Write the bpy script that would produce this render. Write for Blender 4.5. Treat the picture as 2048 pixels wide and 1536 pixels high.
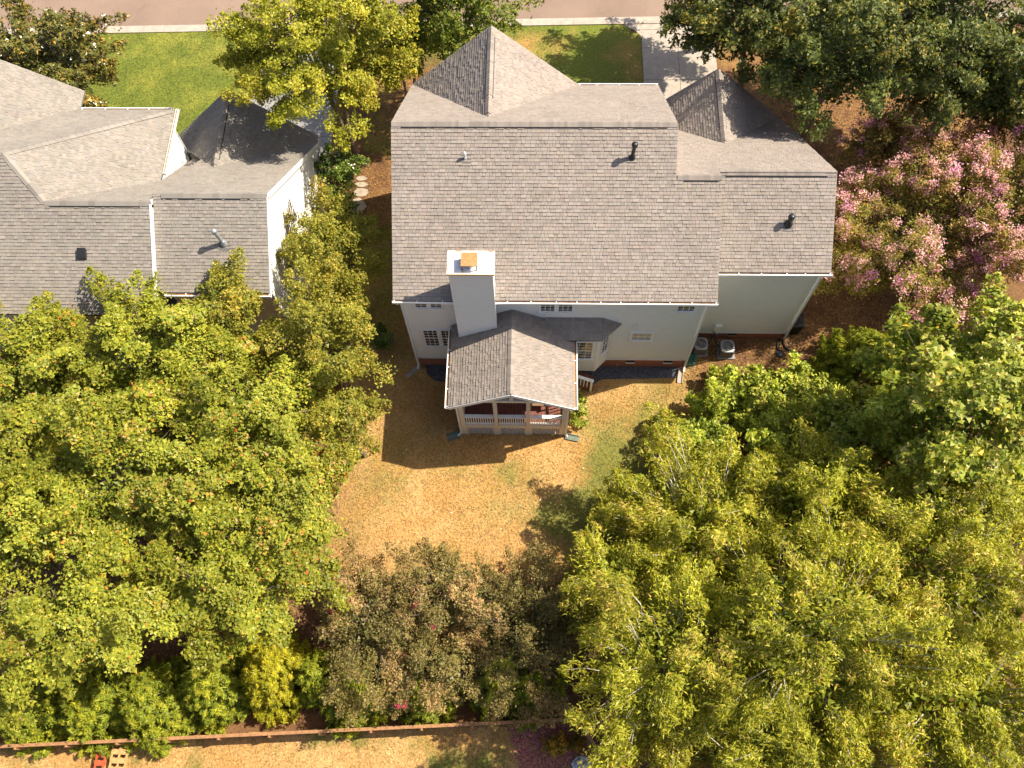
import bpy, math
import numpy as np
from mathutils import Vector, Matrix

# ------------------------------------------------------------------ camera, sky, sun, exposure
scene = bpy.context.scene
for o in list(bpy.data.objects):
    bpy.data.objects.remove(o, do_unlink=True)
COL = scene.collection
CAM_H, PITCH, ROLL, YAW = 40.0, 67.27, -3.00, -3.86
cam_d = bpy.data.cameras.new('camera')
cam = bpy.data.objects.new('camera', cam_d)
COL.objects.link(cam)
cam_d.sensor_width = 36.0
cam_d.lens = 36.0 * 1790.0 / 2048.0
cam_d.clip_start, cam_d.clip_end = 0.1, 1000.0
_p, _r, _y = math.radians(PITCH), math.radians(ROLL), math.radians(YAW)
_f = Vector((math.sin(_y) * math.cos(_p), math.cos(_y) * math.cos(_p), -math.sin(_p)))
_rt = Vector((math.cos(_y), -math.sin(_y), 0.0))
_up = _rt.cross(_f)
_r2 = _rt * math.cos(_r) + _up * math.sin(_r)
_u2 = -_rt * math.sin(_r) + _up * math.cos(_r)
cam.matrix_world = Matrix(((_r2.x, _u2.x, -_f.x, 0.0), (_r2.y, _u2.y, -_f.y, 0.0), (_r2.z, _u2.z, -_f.z, CAM_H), (0, 0, 0, 1)))
scene.camera = cam

SUN_DIR = Vector((0.764, 0.24, 1.0)).normalized()      # towards the sun
world = bpy.data.worlds.new('World')
scene.world = world
world.use_nodes = True
wn = world.node_tree.nodes
bg = wn['Background']
sky = wn.new('ShaderNodeTexSky')
sky.sky_type = 'NISHITA'
sky.sun_disc = False
sky.sun_elevation = math.asin(SUN_DIR.z)
sky.sun_rotation = math.atan2(SUN_DIR.x, SUN_DIR.y)
sky.air_density, sky.dust_density, sky.ozone_density = 1.0, 3.0, 0.7
world.node_tree.links.new(sky.outputs[0], bg.inputs[0])
bg.inputs[1].default_value = 0.09
sun_d = bpy.data.lights.new('sun', 'SUN')
sun_d.energy = 5.0
sun_d.angle = math.radians(0.5)
sun_d.color = (1.0, 0.905, 0.735)
sun = bpy.data.objects.new('sun', sun_d)
COL.objects.link(sun)
sun.rotation_euler = SUN_DIR.to_track_quat('Z', 'Y').to_euler()
sun.location = (30, 10, 60)
vs = scene.view_settings
vs.view_transform, vs.look, vs.exposure, vs.gamma = 'Standard', 'None', 0.92, 1.0
vs.use_curve_mapping = False
scene.render.engine = 'CYCLES'
cy = scene.cycles
cy.max_bounces, cy.diffuse_bounces, cy.glossy_bounces, cy.transmission_bounces, cy.transparent_max_bounces = 6, 3, 2, 3, 4
cy.caustics_reflective = cy.caustics_refractive = False
cy.use_denoising = True
cy.sample_clamp_indirect = 6.0

RNG = np.random.default_rng(7)

# ------------------------------------------------------------------ noise on numpy arrays
def vnoise(x, y, seed=0, scale=1.0):
    rg = np.random.default_rng(seed)
    tab = rg.random((64, 64))
    x = np.asarray(x, float) * scale + 13.7; y = np.asarray(y, float) * scale + 7.3
    xi = np.floor(x).astype(int); yi = np.floor(y).astype(int)
    fx = x - xi; fy = y - yi
    fx = fx * fx * (3 - 2 * fx); fy = fy * fy * (3 - 2 * fy)
    a = tab[xi % 64, yi % 64]; b = tab[(xi + 1) % 64, yi % 64]
    c = tab[xi % 64, (yi + 1) % 64]; d = tab[(xi + 1) % 64, (yi + 1) % 64]
    return (a * (1 - fx) + b * fx) * (1 - fy) + (c * (1 - fx) + d * fx) * fy
def fbm(x, y, seed=0, scale=1.0, octv=3):
    s = 0; amp = 0.5; tot = 0
    for k in range(octv):
        s = s + amp * vnoise(x, y, seed + k * 11, scale * 2 ** k); tot += amp; amp *= 0.55
    return s / tot

# ------------------------------------------------------------------ materials
MATS = {}
def new_mat(name):
    m = bpy.data.materials.new(name); m.use_nodes = True
    MATS[name] = m
    nt = m.node_tree
    return m, nt, nt.nodes, nt.links, nt.nodes['Principled BSDF']
def noise_node(nt, scale, detail=4.0, rough=0.6, coord='Object'):
    tc = nt.nodes.new('ShaderNodeTexCoord')
    nz = nt.nodes.new('ShaderNodeTexNoise')
    nz.inputs['Scale'].default_value = scale
    nz.inputs['Detail'].default_value = detail
    nz.inputs['Roughness'].default_value = rough
    nt.links.new(tc.outputs[coord], nz.inputs['Vector'])
    return nz
def ramp(nt, src, stops):
    r = nt.nodes.new('ShaderNodeValToRGB')
    el = r.color_ramp.elements
    while len(el) < len(stops): el.new(0.5)
    for e, (p, c) in zip(el, stops):
        e.position = p; e.color = (*c, 1) if len(c) == 3 else c
    nt.links.new(src, r.inputs[0])
    return r
def mixc(nt, a, b, fac, mode='MIX'):
    m = nt.nodes.new('ShaderNodeMix'); m.data_type = 'RGBA'; m.blend_type = mode
    for sock, v in ((m.inputs[0], fac), (m.inputs[6], a), (m.inputs[7], b)):
        if hasattr(v, 'node'): nt.links.new(v, sock)
        elif isinstance(v, (int, float)): sock.default_value = v
        else: sock.default_value = (*v, 1)
    return m.outputs[2]
def bump(nt, bsdf, src, strength, dist=0.02):
    b = nt.nodes.new('ShaderNodeBump')
    b.inputs['Strength'].default_value = strength; b.inputs['Distance'].default_value = dist
    nt.links.new(src, b.inputs['Height']); nt.links.new(b.outputs[0], bsdf.inputs['Normal'])
def simple(name, col, rough=0.7, var=0.12, scale=6.0, metal=0.0, bmp=0.0):
    m, nt, n, l, b = new_mat(name)
    nz = noise_node(nt, scale)
    lo = tuple(c * (1 - var) for c in col); hi = tuple(min(1, c * (1 + var)) for c in col)
    r = ramp(nt, nz.outputs[0], [(0.3, lo), (0.7, hi)])
    l.new(r.outputs[0], b.inputs['Base Color'])
    b.inputs['Roughness'].default_value = rough; b.inputs['Metallic'].default_value = metal
    if bmp: bump(nt, b, nz.outputs[0], bmp)
    return m
def attr_mat(name, rough=0.9, speck=0.25, scale=60.0, bmp=0.25, mul=(1, 1, 1)):
    m, nt, n, l, b = new_mat(name)
    at = n.new('ShaderNodeAttribute'); at.attribute_name = 'Col'
    nz = noise_node(nt, scale, 3.0, 0.7)
    r = ramp(nt, nz.outputs[0], [(0.25, (1 - speck,) * 3), (0.75, (1 + speck,) * 3)])
    c = mixc(nt, at.outputs['Color'], r.outputs[0], 1.0, 'MULTIPLY')
    big = noise_node(nt, 0.5, 3.0, 0.6)
    r2 = ramp(nt, big.outputs[0], [(0.3, tuple(0.93 * k for k in mul)), (0.7, tuple(1.07 * k for k in mul))])
    c = mixc(nt, c, r2.outputs[0], 1.0, 'MULTIPLY')
    l.new(c, b.inputs['Base Color']); b.inputs['Roughness'].default_value = rough
    if bmp: bump(nt, b, nz.outputs[0], bmp, 0.01)
    return m
def leaf_mat(name, trans=0.35, gloss=0.35, rough=0.45):
    m, nt, n, l, b = new_mat(name)
    at = n.new('ShaderNodeAttribute'); at.attribute_name = 'Col'
    l.new(at.outputs['Color'], b.inputs['Base Color'])
    b.inputs['Roughness'].default_value = rough
    b.inputs['Specular IOR Level'].default_value = gloss
    tr = n.new('ShaderNodeBsdfTranslucent')
    g = n.new('ShaderNodeHueSaturation'); g.inputs['Saturation'].default_value = 1.15; g.inputs['Value'].default_value = 1.3
    l.new(at.outputs['Color'], g.inputs['Color']); l.new(g.outputs[0], tr.inputs[0])
    mx = n.new('ShaderNodeMixShader'); mx.inputs[0].default_value = trans
    l.new(b.outputs[0], mx.inputs[1]); l.new(tr.outputs[0], mx.inputs[2])
    l.new(mx.outputs[0], n['Material Output'].inputs['Surface'])
    return m

attr_mat('shingle', 0.92, 0.10, 70.0, 0.25)
attr_mat('soil', 0.95, 0.5, 9.0, 0.6)
attr_mat('grass_blade', 0.85, 0.1, 3.0, 0.0)
attr_mat('mulch_chip', 0.95, 0.3, 30.0, 0.0)
leaf_mat('leaf', 0.33, 0.25, 0.45)
leaf_mat('glossy_leaf', 0.18, 0.7, 0.25)
leaf_mat('petal', 0.3, 0.1, 0.6)
simple('bark', (0.16, 0.115, 0.08), 0.95, 0.35, 14.0, 0, 0.6)
simple('pale_bark', (0.48, 0.43, 0.36), 0.9, 0.25, 10.0, 0, 0.4)
simple('siding', (0.77, 0.745, 0.695), 0.6, 0.03, 3.0)
simple('siding_white', (0.80, 0.79, 0.76), 0.6, 0.03, 3.0)
simple('trim', (0.80, 0.79, 0.77), 0.5, 0.03, 5.0)
simple('cream_trim', (0.66, 0.60, 0.50), 0.6, 0.04, 5.0)
simple('concrete', (0.37, 0.315, 0.265), 0.9, 0.16, 3.0, 0, 0.3)
simple('concrete_grey', (0.24, 0.235, 0.23), 0.9, 0.15, 5.0, 0, 0.3)  # darkened to paint tree shade into the neighbouring driveway; pads share it
simple('roof_deck', (0.13, 0.12, 0.115), 0.95, 0.15, 8.0)
simple('black_rubber', (0.016, 0.016, 0.017), 0.8, 0.2, 20.0)
simple('vent_black', (0.03, 0.03, 0.032), 0.35, 0.2, 12.0, 0.3)
simple('galvanised', (0.42, 0.44, 0.47), 0.4, 0.15, 10.0, 0.6)
simple('dark_gap', (0.015, 0.014, 0.016), 0.9, 0.2, 10.0)
simple('gutter_leaves', (0.30, 0.16, 0.06), 0.95, 0.5, 30.0)
simple('fence_wood', (0.30, 0.15, 0.065), 0.9, 0.3, 8.0, 0, 0.3)
simple('red_wood', (0.50, 0.07, 0.025), 0.8, 0.25, 8.0)
simple('tan_wood', (0.45, 0.26, 0.10), 0.9, 0.25, 8.0)
simple('deck_wood', (0.17, 0.06, 0.042), 0.8, 0.3, 7.0)
simple('wicker', (0.20, 0.12, 0.07), 0.8, 0.3, 30.0)
simple('hose', (0.02, 0.25, 0.20), 0.45, 0.1, 20.0)
simple('ac_body', (0.16, 0.15, 0.145), 0.6, 0.15, 12.0)
simple('ac_metal', (0.30, 0.30, 0.31), 0.6, 0.12, 20.0, 0.4)
simple('green_plastic', (0.10, 0.15, 0.12), 0.6, 0.15, 8.0)
simple('bin_black', (0.014, 0.014, 0.015), 0.85, 0.2, 10.0)
simple('label_white', (0.6, 0.6, 0.58), 0.6, 0.2, 20.0)
simple('stone_pale', (0.34, 0.28, 0.21), 0.9, 0.2, 6.0, 0, 0.5)
simple('blinds', (0.55, 0.47, 0.36), 0.8, 0.08, 8.0)
simple('pot_grey', (0.08, 0.08, 0.08), 0.8, 0.2, 8.0)
# glass: dark room behind, clear reflection in front
def glass(name, col):
    m, nt, n, l, b = new_mat(name)
    nz = noise_node(nt, 1.3)
    r = ramp(nt, nz.outputs[0], [(0.35, tuple(c * 0.5 for c in col)), (0.65, tuple(c * 1.4 for c in col))])
    l.new(r.outputs[0], b.inputs['Base Color'])
    b.inputs['Roughness'].default_value = 0.03; b.inputs['IOR'].default_value = 1.5
    b.inputs['Specular IOR Level'].default_value = 0.9
    return m
glass('window_glass', (0.045, 0.028, 0.018))
# rusty white chimney cap
m, nt, n, l, b = new_mat('cap_rust')
nz = noise_node(nt, 2.2, 6.0, 0.7)
r = ramp(nt, nz.outputs[0], [(0.56, (0.78, 0.77, 0.75)), (0.64, (0.70, 0.50, 0.30)), (0.74, (0.55, 0.20, 0.04))])
l.new(r.outputs[0], b.inputs['Base Color']); b.inputs['Roughness'].default_value = 0.6
m, nt, n, l, b = new_mat('rust')
nz = noise_node(nt, 9.0, 6.0, 0.7)
r = ramp(nt, nz.outputs[0], [(0.3, (0.36, 0.14, 0.045)), (0.7, (0.50, 0.25, 0.10))])
l.new(r.outputs[0], b.inputs['Base Color']); b.inputs['Roughness'].default_value = 0.85
# brick
m, nt, n, l, b = new_mat('brick')
tc = n.new('ShaderNodeTexCoord'); mp = n.new('ShaderNodeMapping')
mp.inputs['Rotation'].default_value = (math.radians(90), 0, 0)
bt = n.new('ShaderNodeTexBrick')
bt.inputs['Scale'].default_value = 1.0; bt.inputs['Brick Width'].default_value = 0.21; bt.inputs['Row Height'].default_value = 0.075
bt.inputs['Mortar Size'].default_value = 0.006
bt.inputs['Color1'].default_value = (0.40, 0.105, 0.05, 1); bt.inputs['Color2'].default_value = (0.25, 0.07, 0.04, 1)
bt.inputs['Mortar'].default_value = (0.34, 0.26, 0.19, 1)
l.new(tc.outputs['Object'], mp.inputs[0]); l.new(mp.outputs[0], bt.inputs['Vector']); l.new(bt.outputs[0], b.inputs['Base Color'])
b.inputs['Roughness'].default_value = 0.9
# asphalt with a warm dusty tone
m, nt, n, l, b = new_mat('asphalt')
nz = noise_node(nt, 40.0, 3.0, 0.7); nb = noise_node(nt, 0.35, 4.0, 0.6)
r = ramp(nt, nz.outputs[0], [(0.3, (0.19, 0.128, 0.098)), (0.7, (0.26, 0.185, 0.142))])
r2 = ramp(nt, nb.outputs[0], [(0.3, (0.86,) * 3), (0.7, (1.12,) * 3)])
l.new(mixc(nt, r.outputs[0], r2.outputs[0], 1.0, 'MULTIPLY'), b.inputs['Base Color']); b.inputs['Roughness'].default_value = 0.9
bump(nt, b, nz.outputs[0], 0.3, 0.01)
# a few fine cracks and a tyre-worn lighter tone
tc = n.new('ShaderNodeTexCoord'); wob = noise_node(nt, 1.2, 3.0, 0.6); vv = n.new('ShaderNodeVectorMath'); vv.operation = 'ADD'
l.new(tc.outputs['Object'], vv.inputs[0]); l.new(wob.outputs[1], vv.inputs[1])
vo = n.new('ShaderNodeTexVoronoi'); vo.feature = 'DISTANCE_TO_EDGE'; vo.inputs['Scale'].default_value = 0.28
l.new(vv.outputs[0], vo.inputs['Vector'])
r3 = ramp(nt, vo.outputs['Distance'], [(0.0, (0.84,) * 3), (0.008, (1.0,) * 3)])
base_link = b.inputs['Base Color'].links[0].from_socket
l.new(mixc(nt, base_link, r3.outputs[0], 1.0, 'MULTIPLY'), b.inputs['Base Color'])
# dark gravel
m, nt, n, l, b = new_mat('gravel')
tc = n.new('ShaderNodeTexCoord'); vo = n.new('ShaderNodeTexVoronoi'); vo.inputs['Scale'].default_value = 28.0
l.new(tc.outputs['Object'], vo.inputs['Vector'])
r = ramp(nt, vo.outputs['Color'], [(0.2, (0.035, 0.038, 0.05)), (0.9, (0.15, 0.15, 0.17))])
l.new(r.outputs[0], b.inputs['Base Color']); b.inputs['Roughness'].default_value = 0.9
bump(nt, b, vo.outputs['Distance'], 0.8, 0.03)
# grey boulder
m, nt, n, l, b = new_mat('boulder')
nz = noise_node(nt, 5.0, 6.0, 0.7)
r = ramp(nt, nz.outputs[0], [(0.35, (0.13, 0.13, 0.14)), (0.5, (0.40, 0.40, 0.41)), (0.65, (0.66, 0.66, 0.65))])
l.new(r.outputs[0], b.inputs['Base Color']); b.inputs['Roughness'].default_value = 0.85
bump(nt, b, nz.outputs[0], 0.6, 0.05)

# ------------------------------------------------------------------ object helpers
ORIGIN = {}
def link(o, parent=None):
    COL.objects.link(o)
    if parent is not None: o.parent = parent
    return o
def thing(name, label, cat, loc, group=None):
    o = bpy.data.objects.new(name, None)
    o.location = loc; o.empty_display_size = 0.3
    COL.objects.link(o)
    o['label'] = label; o['category'] = cat
    if group: o['group'] = group
    ORIGIN[o.name] = np.array(loc, float)
    return o
def mesh_obj(name, V, F, mat, parent=None, cols=None, smooth=False, mats=None, midx=None):
    """V in world space; a child's mesh is stored relative to its thing's base."""
    org = ORIGIN[parent.name] if parent is not None else np.zeros(3)
    V = np.asarray(V, float) - org
    me = bpy.data.meshes.new(name)
    if isinstance(F, np.ndarray):
        nf, k = F.shape
        me.vertices.add(len(V)); me.vertices.foreach_set('co', V.astype(np.float32).ravel())
        me.loops.add(nf * k); me.loops.foreach_set('vertex_index', F.astype(np.int32).ravel())
        me.polygons.add(nf); me.polygons.foreach_set('loop_start', np.arange(0, nf * k, k, dtype=np.int32))
        me.polygons.foreach_set('loop_total', np.full(nf, k, dtype=np.int32))
        me.update(calc_edges=True)
    else:
        me.from_pydata([tuple(v) for v in V], [], F); me.update()
    for mm in (mats or [mat]): me.materials.append(MATS[mm])
    if midx is not None: me.polygons.foreach_set('material_index', np.asarray(midx, dtype=np.int32))
    if cols is not None:
        a = me.attributes.new('Col', 'FLOAT_COLOR', 'FACE')
        c = np.ones((len(cols), 4), np.float32); c[:, :3] = cols
        a.data.foreach_set('color', c.ravel())
    me.polygons.foreach_set('use_smooth', np.full(len(me.polygons), bool(smooth)))
    o = bpy.data.objects.new(name, me)
    link(o, parent)
    ORIGIN[o.name] = org
    return o
class MB:
    def __init__(s): s.v = []; s.f = []
    def add(s, vs, fs):
        b = len(s.v); s.v.extend([tuple(map(float, q)) for q in vs]); s.f.extend([tuple(b + i for i in q) for q in fs]); return s
    def box(s, x0, x1, y0, y1, z0, z1):
        return s.add([(x0, y0, z0), (x1, y0, z0), (x1, y1, z0), (x0, y1, z0), (x0, y0, z1), (x1, y0, z1), (x1, y1, z1), (x0, y1, z1)],
                     [(0, 3, 2, 1), (4, 5, 6, 7), (0, 1, 5, 4), (1, 2, 6, 5), (2, 3, 7, 6), (3, 0, 4, 7)])
    def bar(s, p, q, w, h, up=(0, 0, 1)):
        p, q, up = Vector(p), Vector(q), Vector(up)
        d = (q - p).normalized(); a = d.cross(up)
        if a.length < 1e-4: a = d.cross(Vector((1, 0, 0)))
        a.normalize(); u = a.cross(d); a *= w / 2; u *= h / 2
        c = [p - a - u, p + a - u, p + a + u, p - a + u, q - a - u, q + a - u, q + a + u, q - a + u]
        return s.add(c, [(0, 1, 2, 3), (7, 6, 5, 4), (0, 4, 5, 1), (1, 5, 6, 2), (2, 6, 7, 3), (3, 7, 4, 0)])
    def tube(s, pts, rads, n=8, cap=True):
        pts = [Vector(p) for p in pts]; b = len(s.v); m = len(pts)
        if not hasattr(rads, '__len__'): rads = [rads] * m
        ref = None
        for i, p in enumerate(pts):
            d = (pts[min(i + 1, m - 1)] - pts[max(i - 1, 0)]).normalized()
            if ref is None: ref = Vector((1, 0, 0)) if abs(d.x) < 0.8 else Vector((0, 1, 0))
            a = d.cross(ref).normalized(); u = d.cross(a); ref = -u.cross(d) if False else ref
            for k in range(n):
                t = 2 * math.pi * k / n
                s.v.append(tuple(p + (a * math.cos(t) + u * math.sin(t)) * rads[i]))
        for i in range(m - 1):
            for k in range(n):
                k2 = (k + 1) % n
                s.f.append((b + i * n + k, b + i * n + k2, b + (i + 1) * n + k2, b + (i + 1) * n + k))
        if cap:
            s.f.append(tuple(b + k for k in reversed(range(n)))); s.f.append(tuple(b + (m - 1) * n + k for k in range(n)))
        return s
    def lathe(s, c, prof, n=16):
        b = len(s.v); m = len(prof)
        for r_, z in prof:
            for k in range(n):
                t = 2 * math.pi * k / n; s.v.append((c[0] + r_ * math.cos(t), c[1] + r_ * math.sin(t), c[2] + z))
        for i in range(m - 1):
            for k in range(n):
                k2 = (k + 1) % n; s.f.append((b + i * n + k, b + i * n + k2, b + (i + 1) * n + k2, b + (i + 1) * n + k))
        s.f.append(tuple(b + k for k in reversed(range(n)))); s.f.append(tuple(b + (m - 1) * n + k for k in range(n)))
        return s
    def prism(s, poly, off):
        """poly: 3D points; extruded by vector off"""
        n = len(poly); off = Vector(off)
        vs = [Vector(p) for p in poly] + [Vector(p) + off for p in poly]
        fs = [tuple(range(n)), tuple(reversed(range(n, 2 * n)))] + [(i, n + i, n + (i + 1) % n, (i + 1) % n) for i in range(n)]
        return s.add(vs, fs)
    def obj(s, name, mat, parent=None, smooth=False, **k):
        return mesh_obj(name, s.v, s.f, mat, parent, smooth=smooth, **k)
def tag(o, label, cat, group=None):
    o['label'] = label; o['category'] = cat
    if group: o['group'] = group
    return o

# ------------------------------------------------------------------ ground, lawns, street
def structure(o): o['kind'] = 'structure'; return o
def inside(poly, x, y):
    x = np.asarray(x); y = np.asarray(y); r = np.zeros(x.shape, bool)
    n = len(poly)
    for i in range(n):
        x0, y0 = poly[i]; x1, y1 = poly[(i + 1) % n]
        c = ((y0 > y) != (y1 > y)) & (x < (x1 - x0) * (y - y0) / ((y1 - y0) if y1 != y0 else 1e-9) + x0)
        r ^= c
    return r
def blob(x, y, cx, cy, rx, ry):
    return np.exp(-(((x - cx) / rx) ** 2 + ((y - cy) / ry) ** 2))
STRAW = np.array((0.125, 0.058, 0.024)); DRY = np.array((0.375, 0.205, 0.062)); DRY2 = np.array((0.455, 0.275, 0.108))
GRN = np.array((0.130, 0.140, 0.020)); LUSH = np.array((0.125, 0.155, 0.013)); OLIVE = np.array((0.07, 0.065, 0.018))
def lerp(a, b, t): return a * (1 - t[..., None]) + b * t[..., None]
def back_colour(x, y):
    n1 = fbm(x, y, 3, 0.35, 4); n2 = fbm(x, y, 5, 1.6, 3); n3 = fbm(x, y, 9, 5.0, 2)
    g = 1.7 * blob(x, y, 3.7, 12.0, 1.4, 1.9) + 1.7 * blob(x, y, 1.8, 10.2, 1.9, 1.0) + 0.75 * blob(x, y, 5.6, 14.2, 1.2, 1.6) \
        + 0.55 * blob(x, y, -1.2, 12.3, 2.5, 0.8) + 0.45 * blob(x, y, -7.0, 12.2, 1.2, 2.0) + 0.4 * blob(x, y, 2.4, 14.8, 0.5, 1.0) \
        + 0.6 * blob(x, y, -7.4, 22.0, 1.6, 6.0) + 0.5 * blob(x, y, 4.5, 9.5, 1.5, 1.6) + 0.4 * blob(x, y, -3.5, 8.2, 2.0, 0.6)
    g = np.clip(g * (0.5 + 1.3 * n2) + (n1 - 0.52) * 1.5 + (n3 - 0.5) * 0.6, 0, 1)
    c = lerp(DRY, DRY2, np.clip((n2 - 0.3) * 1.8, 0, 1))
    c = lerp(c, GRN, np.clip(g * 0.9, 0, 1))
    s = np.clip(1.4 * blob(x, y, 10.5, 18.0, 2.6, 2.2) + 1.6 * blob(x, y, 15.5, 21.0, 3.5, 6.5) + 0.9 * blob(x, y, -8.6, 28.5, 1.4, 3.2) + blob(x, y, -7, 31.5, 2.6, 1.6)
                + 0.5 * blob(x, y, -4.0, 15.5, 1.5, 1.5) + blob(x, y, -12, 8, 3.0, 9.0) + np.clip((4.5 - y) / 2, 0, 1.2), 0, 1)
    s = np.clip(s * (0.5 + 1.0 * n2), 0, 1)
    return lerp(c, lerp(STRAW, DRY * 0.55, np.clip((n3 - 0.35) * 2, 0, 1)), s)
def front_colour(x, y):
    n2 = fbm(x, y, 15, 1.1, 3); n3 = fbm(x, y, 19, 4.0, 2)
    t = np.clip(0.75 * blob(x, y, -1.5, 38.0, 2.6, 1.0) + 0.5 * blob(x, y, 5.3, 37.0, 0.8, 2.5) + (n2 - 0.55), 0, 1)
    c = lerp(LUSH * 0.95, DRY * 0.9 + GRN * 0.2, np.clip(t * (0.6 + 0.8 * n3), 0, 1))
    s = np.clip(1.3 * blob(x, y, -6.5, 34.0, 3.0, 3.2) + 2.5 * blob(x, y, 17.0, 32.0, 8.0, 8.0), 0, 1)
    return lerp(c, lerp(STRAW, DRY * 0.7, np.clip((n3 - 0.3) * 2, 0, 1)), s)
def lush_colour(x, y):
    n2 = fbm(x, y, 25, 0.9, 3); n3 = fbm(x, y, 29, 4.0, 2)
    return lerp(LUSH * 0.85, LUSH * 1.15 + DRY * 0.25, np.clip((n2 - 0.35) * 1.6 + (n3 - 0.5) * 0.5, 0, 1))
def yard_colour(x, y):
    n2 = fbm(x, y, 35, 1.3, 3); n3 = fbm(x, y, 39, 5.0, 2)
    c = lerp(DRY * 0.95, DRY2, np.clip((n2 - 0.3) * 1.8, 0, 1))
    return lerp(c, GRN * 0.9, np.clip((fbm(x, y, 31, 0.7, 3) - 0.48) * 3 + (n3 - 0.5), 0, 1))
def base_colour(x, y):
    n2 = fbm(x, y, 45, 1.3, 3); n3 = fbm(x, y, 49, 6.0, 2)
    return lerp(STRAW, DRY * 0.6, np.clip((n2 - 0.4) * 1.5 + (n3 - 0.5) * 0.8, 0, 1))
def sheet(name, poly, z, step, colour, mat='soil'):
    xs = [p[0] for p in poly]; ys = [p[1] for p in poly]
    gx = np.arange(min(xs), max(xs) + step, step); gy = np.arange(min(ys), max(ys) + step, step)
    X, Y = np.meshgrid(gx, gy)
    nx, ny = len(gx), len(gy)
    V = np.stack([X.ravel(), Y.ravel(), np.full(X.size, z)], 1)
    I = np.arange(nx * ny).reshape(ny, nx)
    F = np.stack([I[:-1, :-1], I[:-1, 1:], I[1:, 1:], I[1:, :-1]], -1).reshape(-1, 4)
    cx = V[F].mean(1)
    w = 0.25 * (fbm(cx[:, 0], cx[:, 1], 77, 2.5, 2) - 0.5)
    F = F[inside(poly, cx[:, 0] + w, cx[:, 1] + w)]
    C = colour(V[:, 0], V[:, 1])
    o = mesh_obj(name, V, F, mat)
    a = o.data.attributes.new('Col', 'FLOAT_COLOR', 'POINT')
    c = np.ones((len(V), 4), np.float32); c[:, :3] = C
    a.data.foreach_set('color', c.ravel())
    return structure(o)
g = MB(); g.add([(-300, -300, -0.004), (300, -300, -0.004), (300, 300, -0.004), (-300, 300, -0.004)], [(0, 1, 2, 3)])
go = g.obj('ground', 'soil')
a = go.data.attributes.new('Col', 'FLOAT_COLOR', 'POINT')
a.data.foreach_set('color', np.tile(np.array([*STRAW, 1], np.float32), 4))
structure(go)
sheet('planting_bed', [(-36, -12), (34, -12), (34, 38.3), (-36, 38.0)], 0.0, 0.5, base_colour)
def street_y(x): return 39.40 + 0.0225 * (x + 20)          # road edge of the gutter pan
BACK = [(-8.8, 4.2), (-4, 3.9), (2.5, 4.5), (9, 7), (9.2, 17.3), (17, 16.5), (18, 27), (12.4, 29.5), (12.2, 19.2), (7.2, 19.2), (7.2, 17.6), (-5.5, 17.6), (-5.5, 29.5), (-8.9, 30), (-9.2, 20), (-10, 12)]
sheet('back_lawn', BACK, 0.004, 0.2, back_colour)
FRONT_MAIN = [(-9.5, 30.3), (5.7, 28.0), (5.7, 34.6), (5.95, 36.0), (6.0, 37.8), (5.8, 38.6), (5.4, 39.0), (5.0, 39.6), (-9.5, 39.3)]
sheet('front_lawn', FRONT_MAIN, 0.004, 0.2, front_colour)
FRONT_SIDE = [(10.3, 29), (24, 28), (24, 39.6), (10.3, 39.3)]
sheet('front_lawn', FRONT_SIDE, 0.004, 0.25, front_colour)
FRONT_N = [(-30, 28), (-16.6, 28), (-16.4, 33.8), (-16.0, 34.6), (-15.8, 39.2), (-30, 38.85)]
sheet('front_lawn', FRONT_N, 0.004, 0.2, lush_colour)
YARD = [(-24, -9), (3.4, -9), (3.0, -0.2), (1.7, 1.45), (-24, 0.05)]
sheet('neighbour_lawn', YARD, 0.004, 0.2, yard_colour)
# street with a concrete gutter pan and kerb
def strip(name, y0, y1, z, mat, x0=-300, x1=300):
    m = MB(); m.add([(x0, street_y(x0) + y0, z), (x1, street_y(x1) + y0, z), (x1, street_y(x1) + y1, z), (x0, street_y(x0) + y1, z)], [(0, 1, 2, 3)])
    return structure(m.obj(name, mat))
strip('street', 0.0, 8.0, 0.008, 'asphalt')
def kerb(name, y0, y1, h, n0=-34, n1=30, seg=3.0):
    x = n0
    while x < n1:
        m = MB(); a0, a1 = x + 0.006, x + seg - 0.006
        m.add([(a0, street_y(a0) + y0, -0.05), (a1, street_y(a1) + y0, -0.05), (a1, street_y(a1) + y1, -0.05), (a0, street_y(a0) + y1, -0.05),
               (a0, street_y(a0) + y0, h), (a1, street_y(a1) + y0, h), (a1, street_y(a1) + y1, 0.016), (a0, street_y(a0) + y1, 0.016)],
              [(4, 5, 6, 7), (0, 1, 5, 4), (1, 2, 6, 5), (2, 3, 7, 6), (3, 0, 4, 7)])
        o = m.obj('kerb', 'concrete'); structure(o)
        x += seg
kerb('kerb', -0.55, 0.0, 0.06)
strip('far_kerb', 8.0, 8.5, 0.05, 'concrete')
strip('far_verge', 8.5, 60, 0.012, 'grass_far') if 'grass_far' in MATS else None
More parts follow.
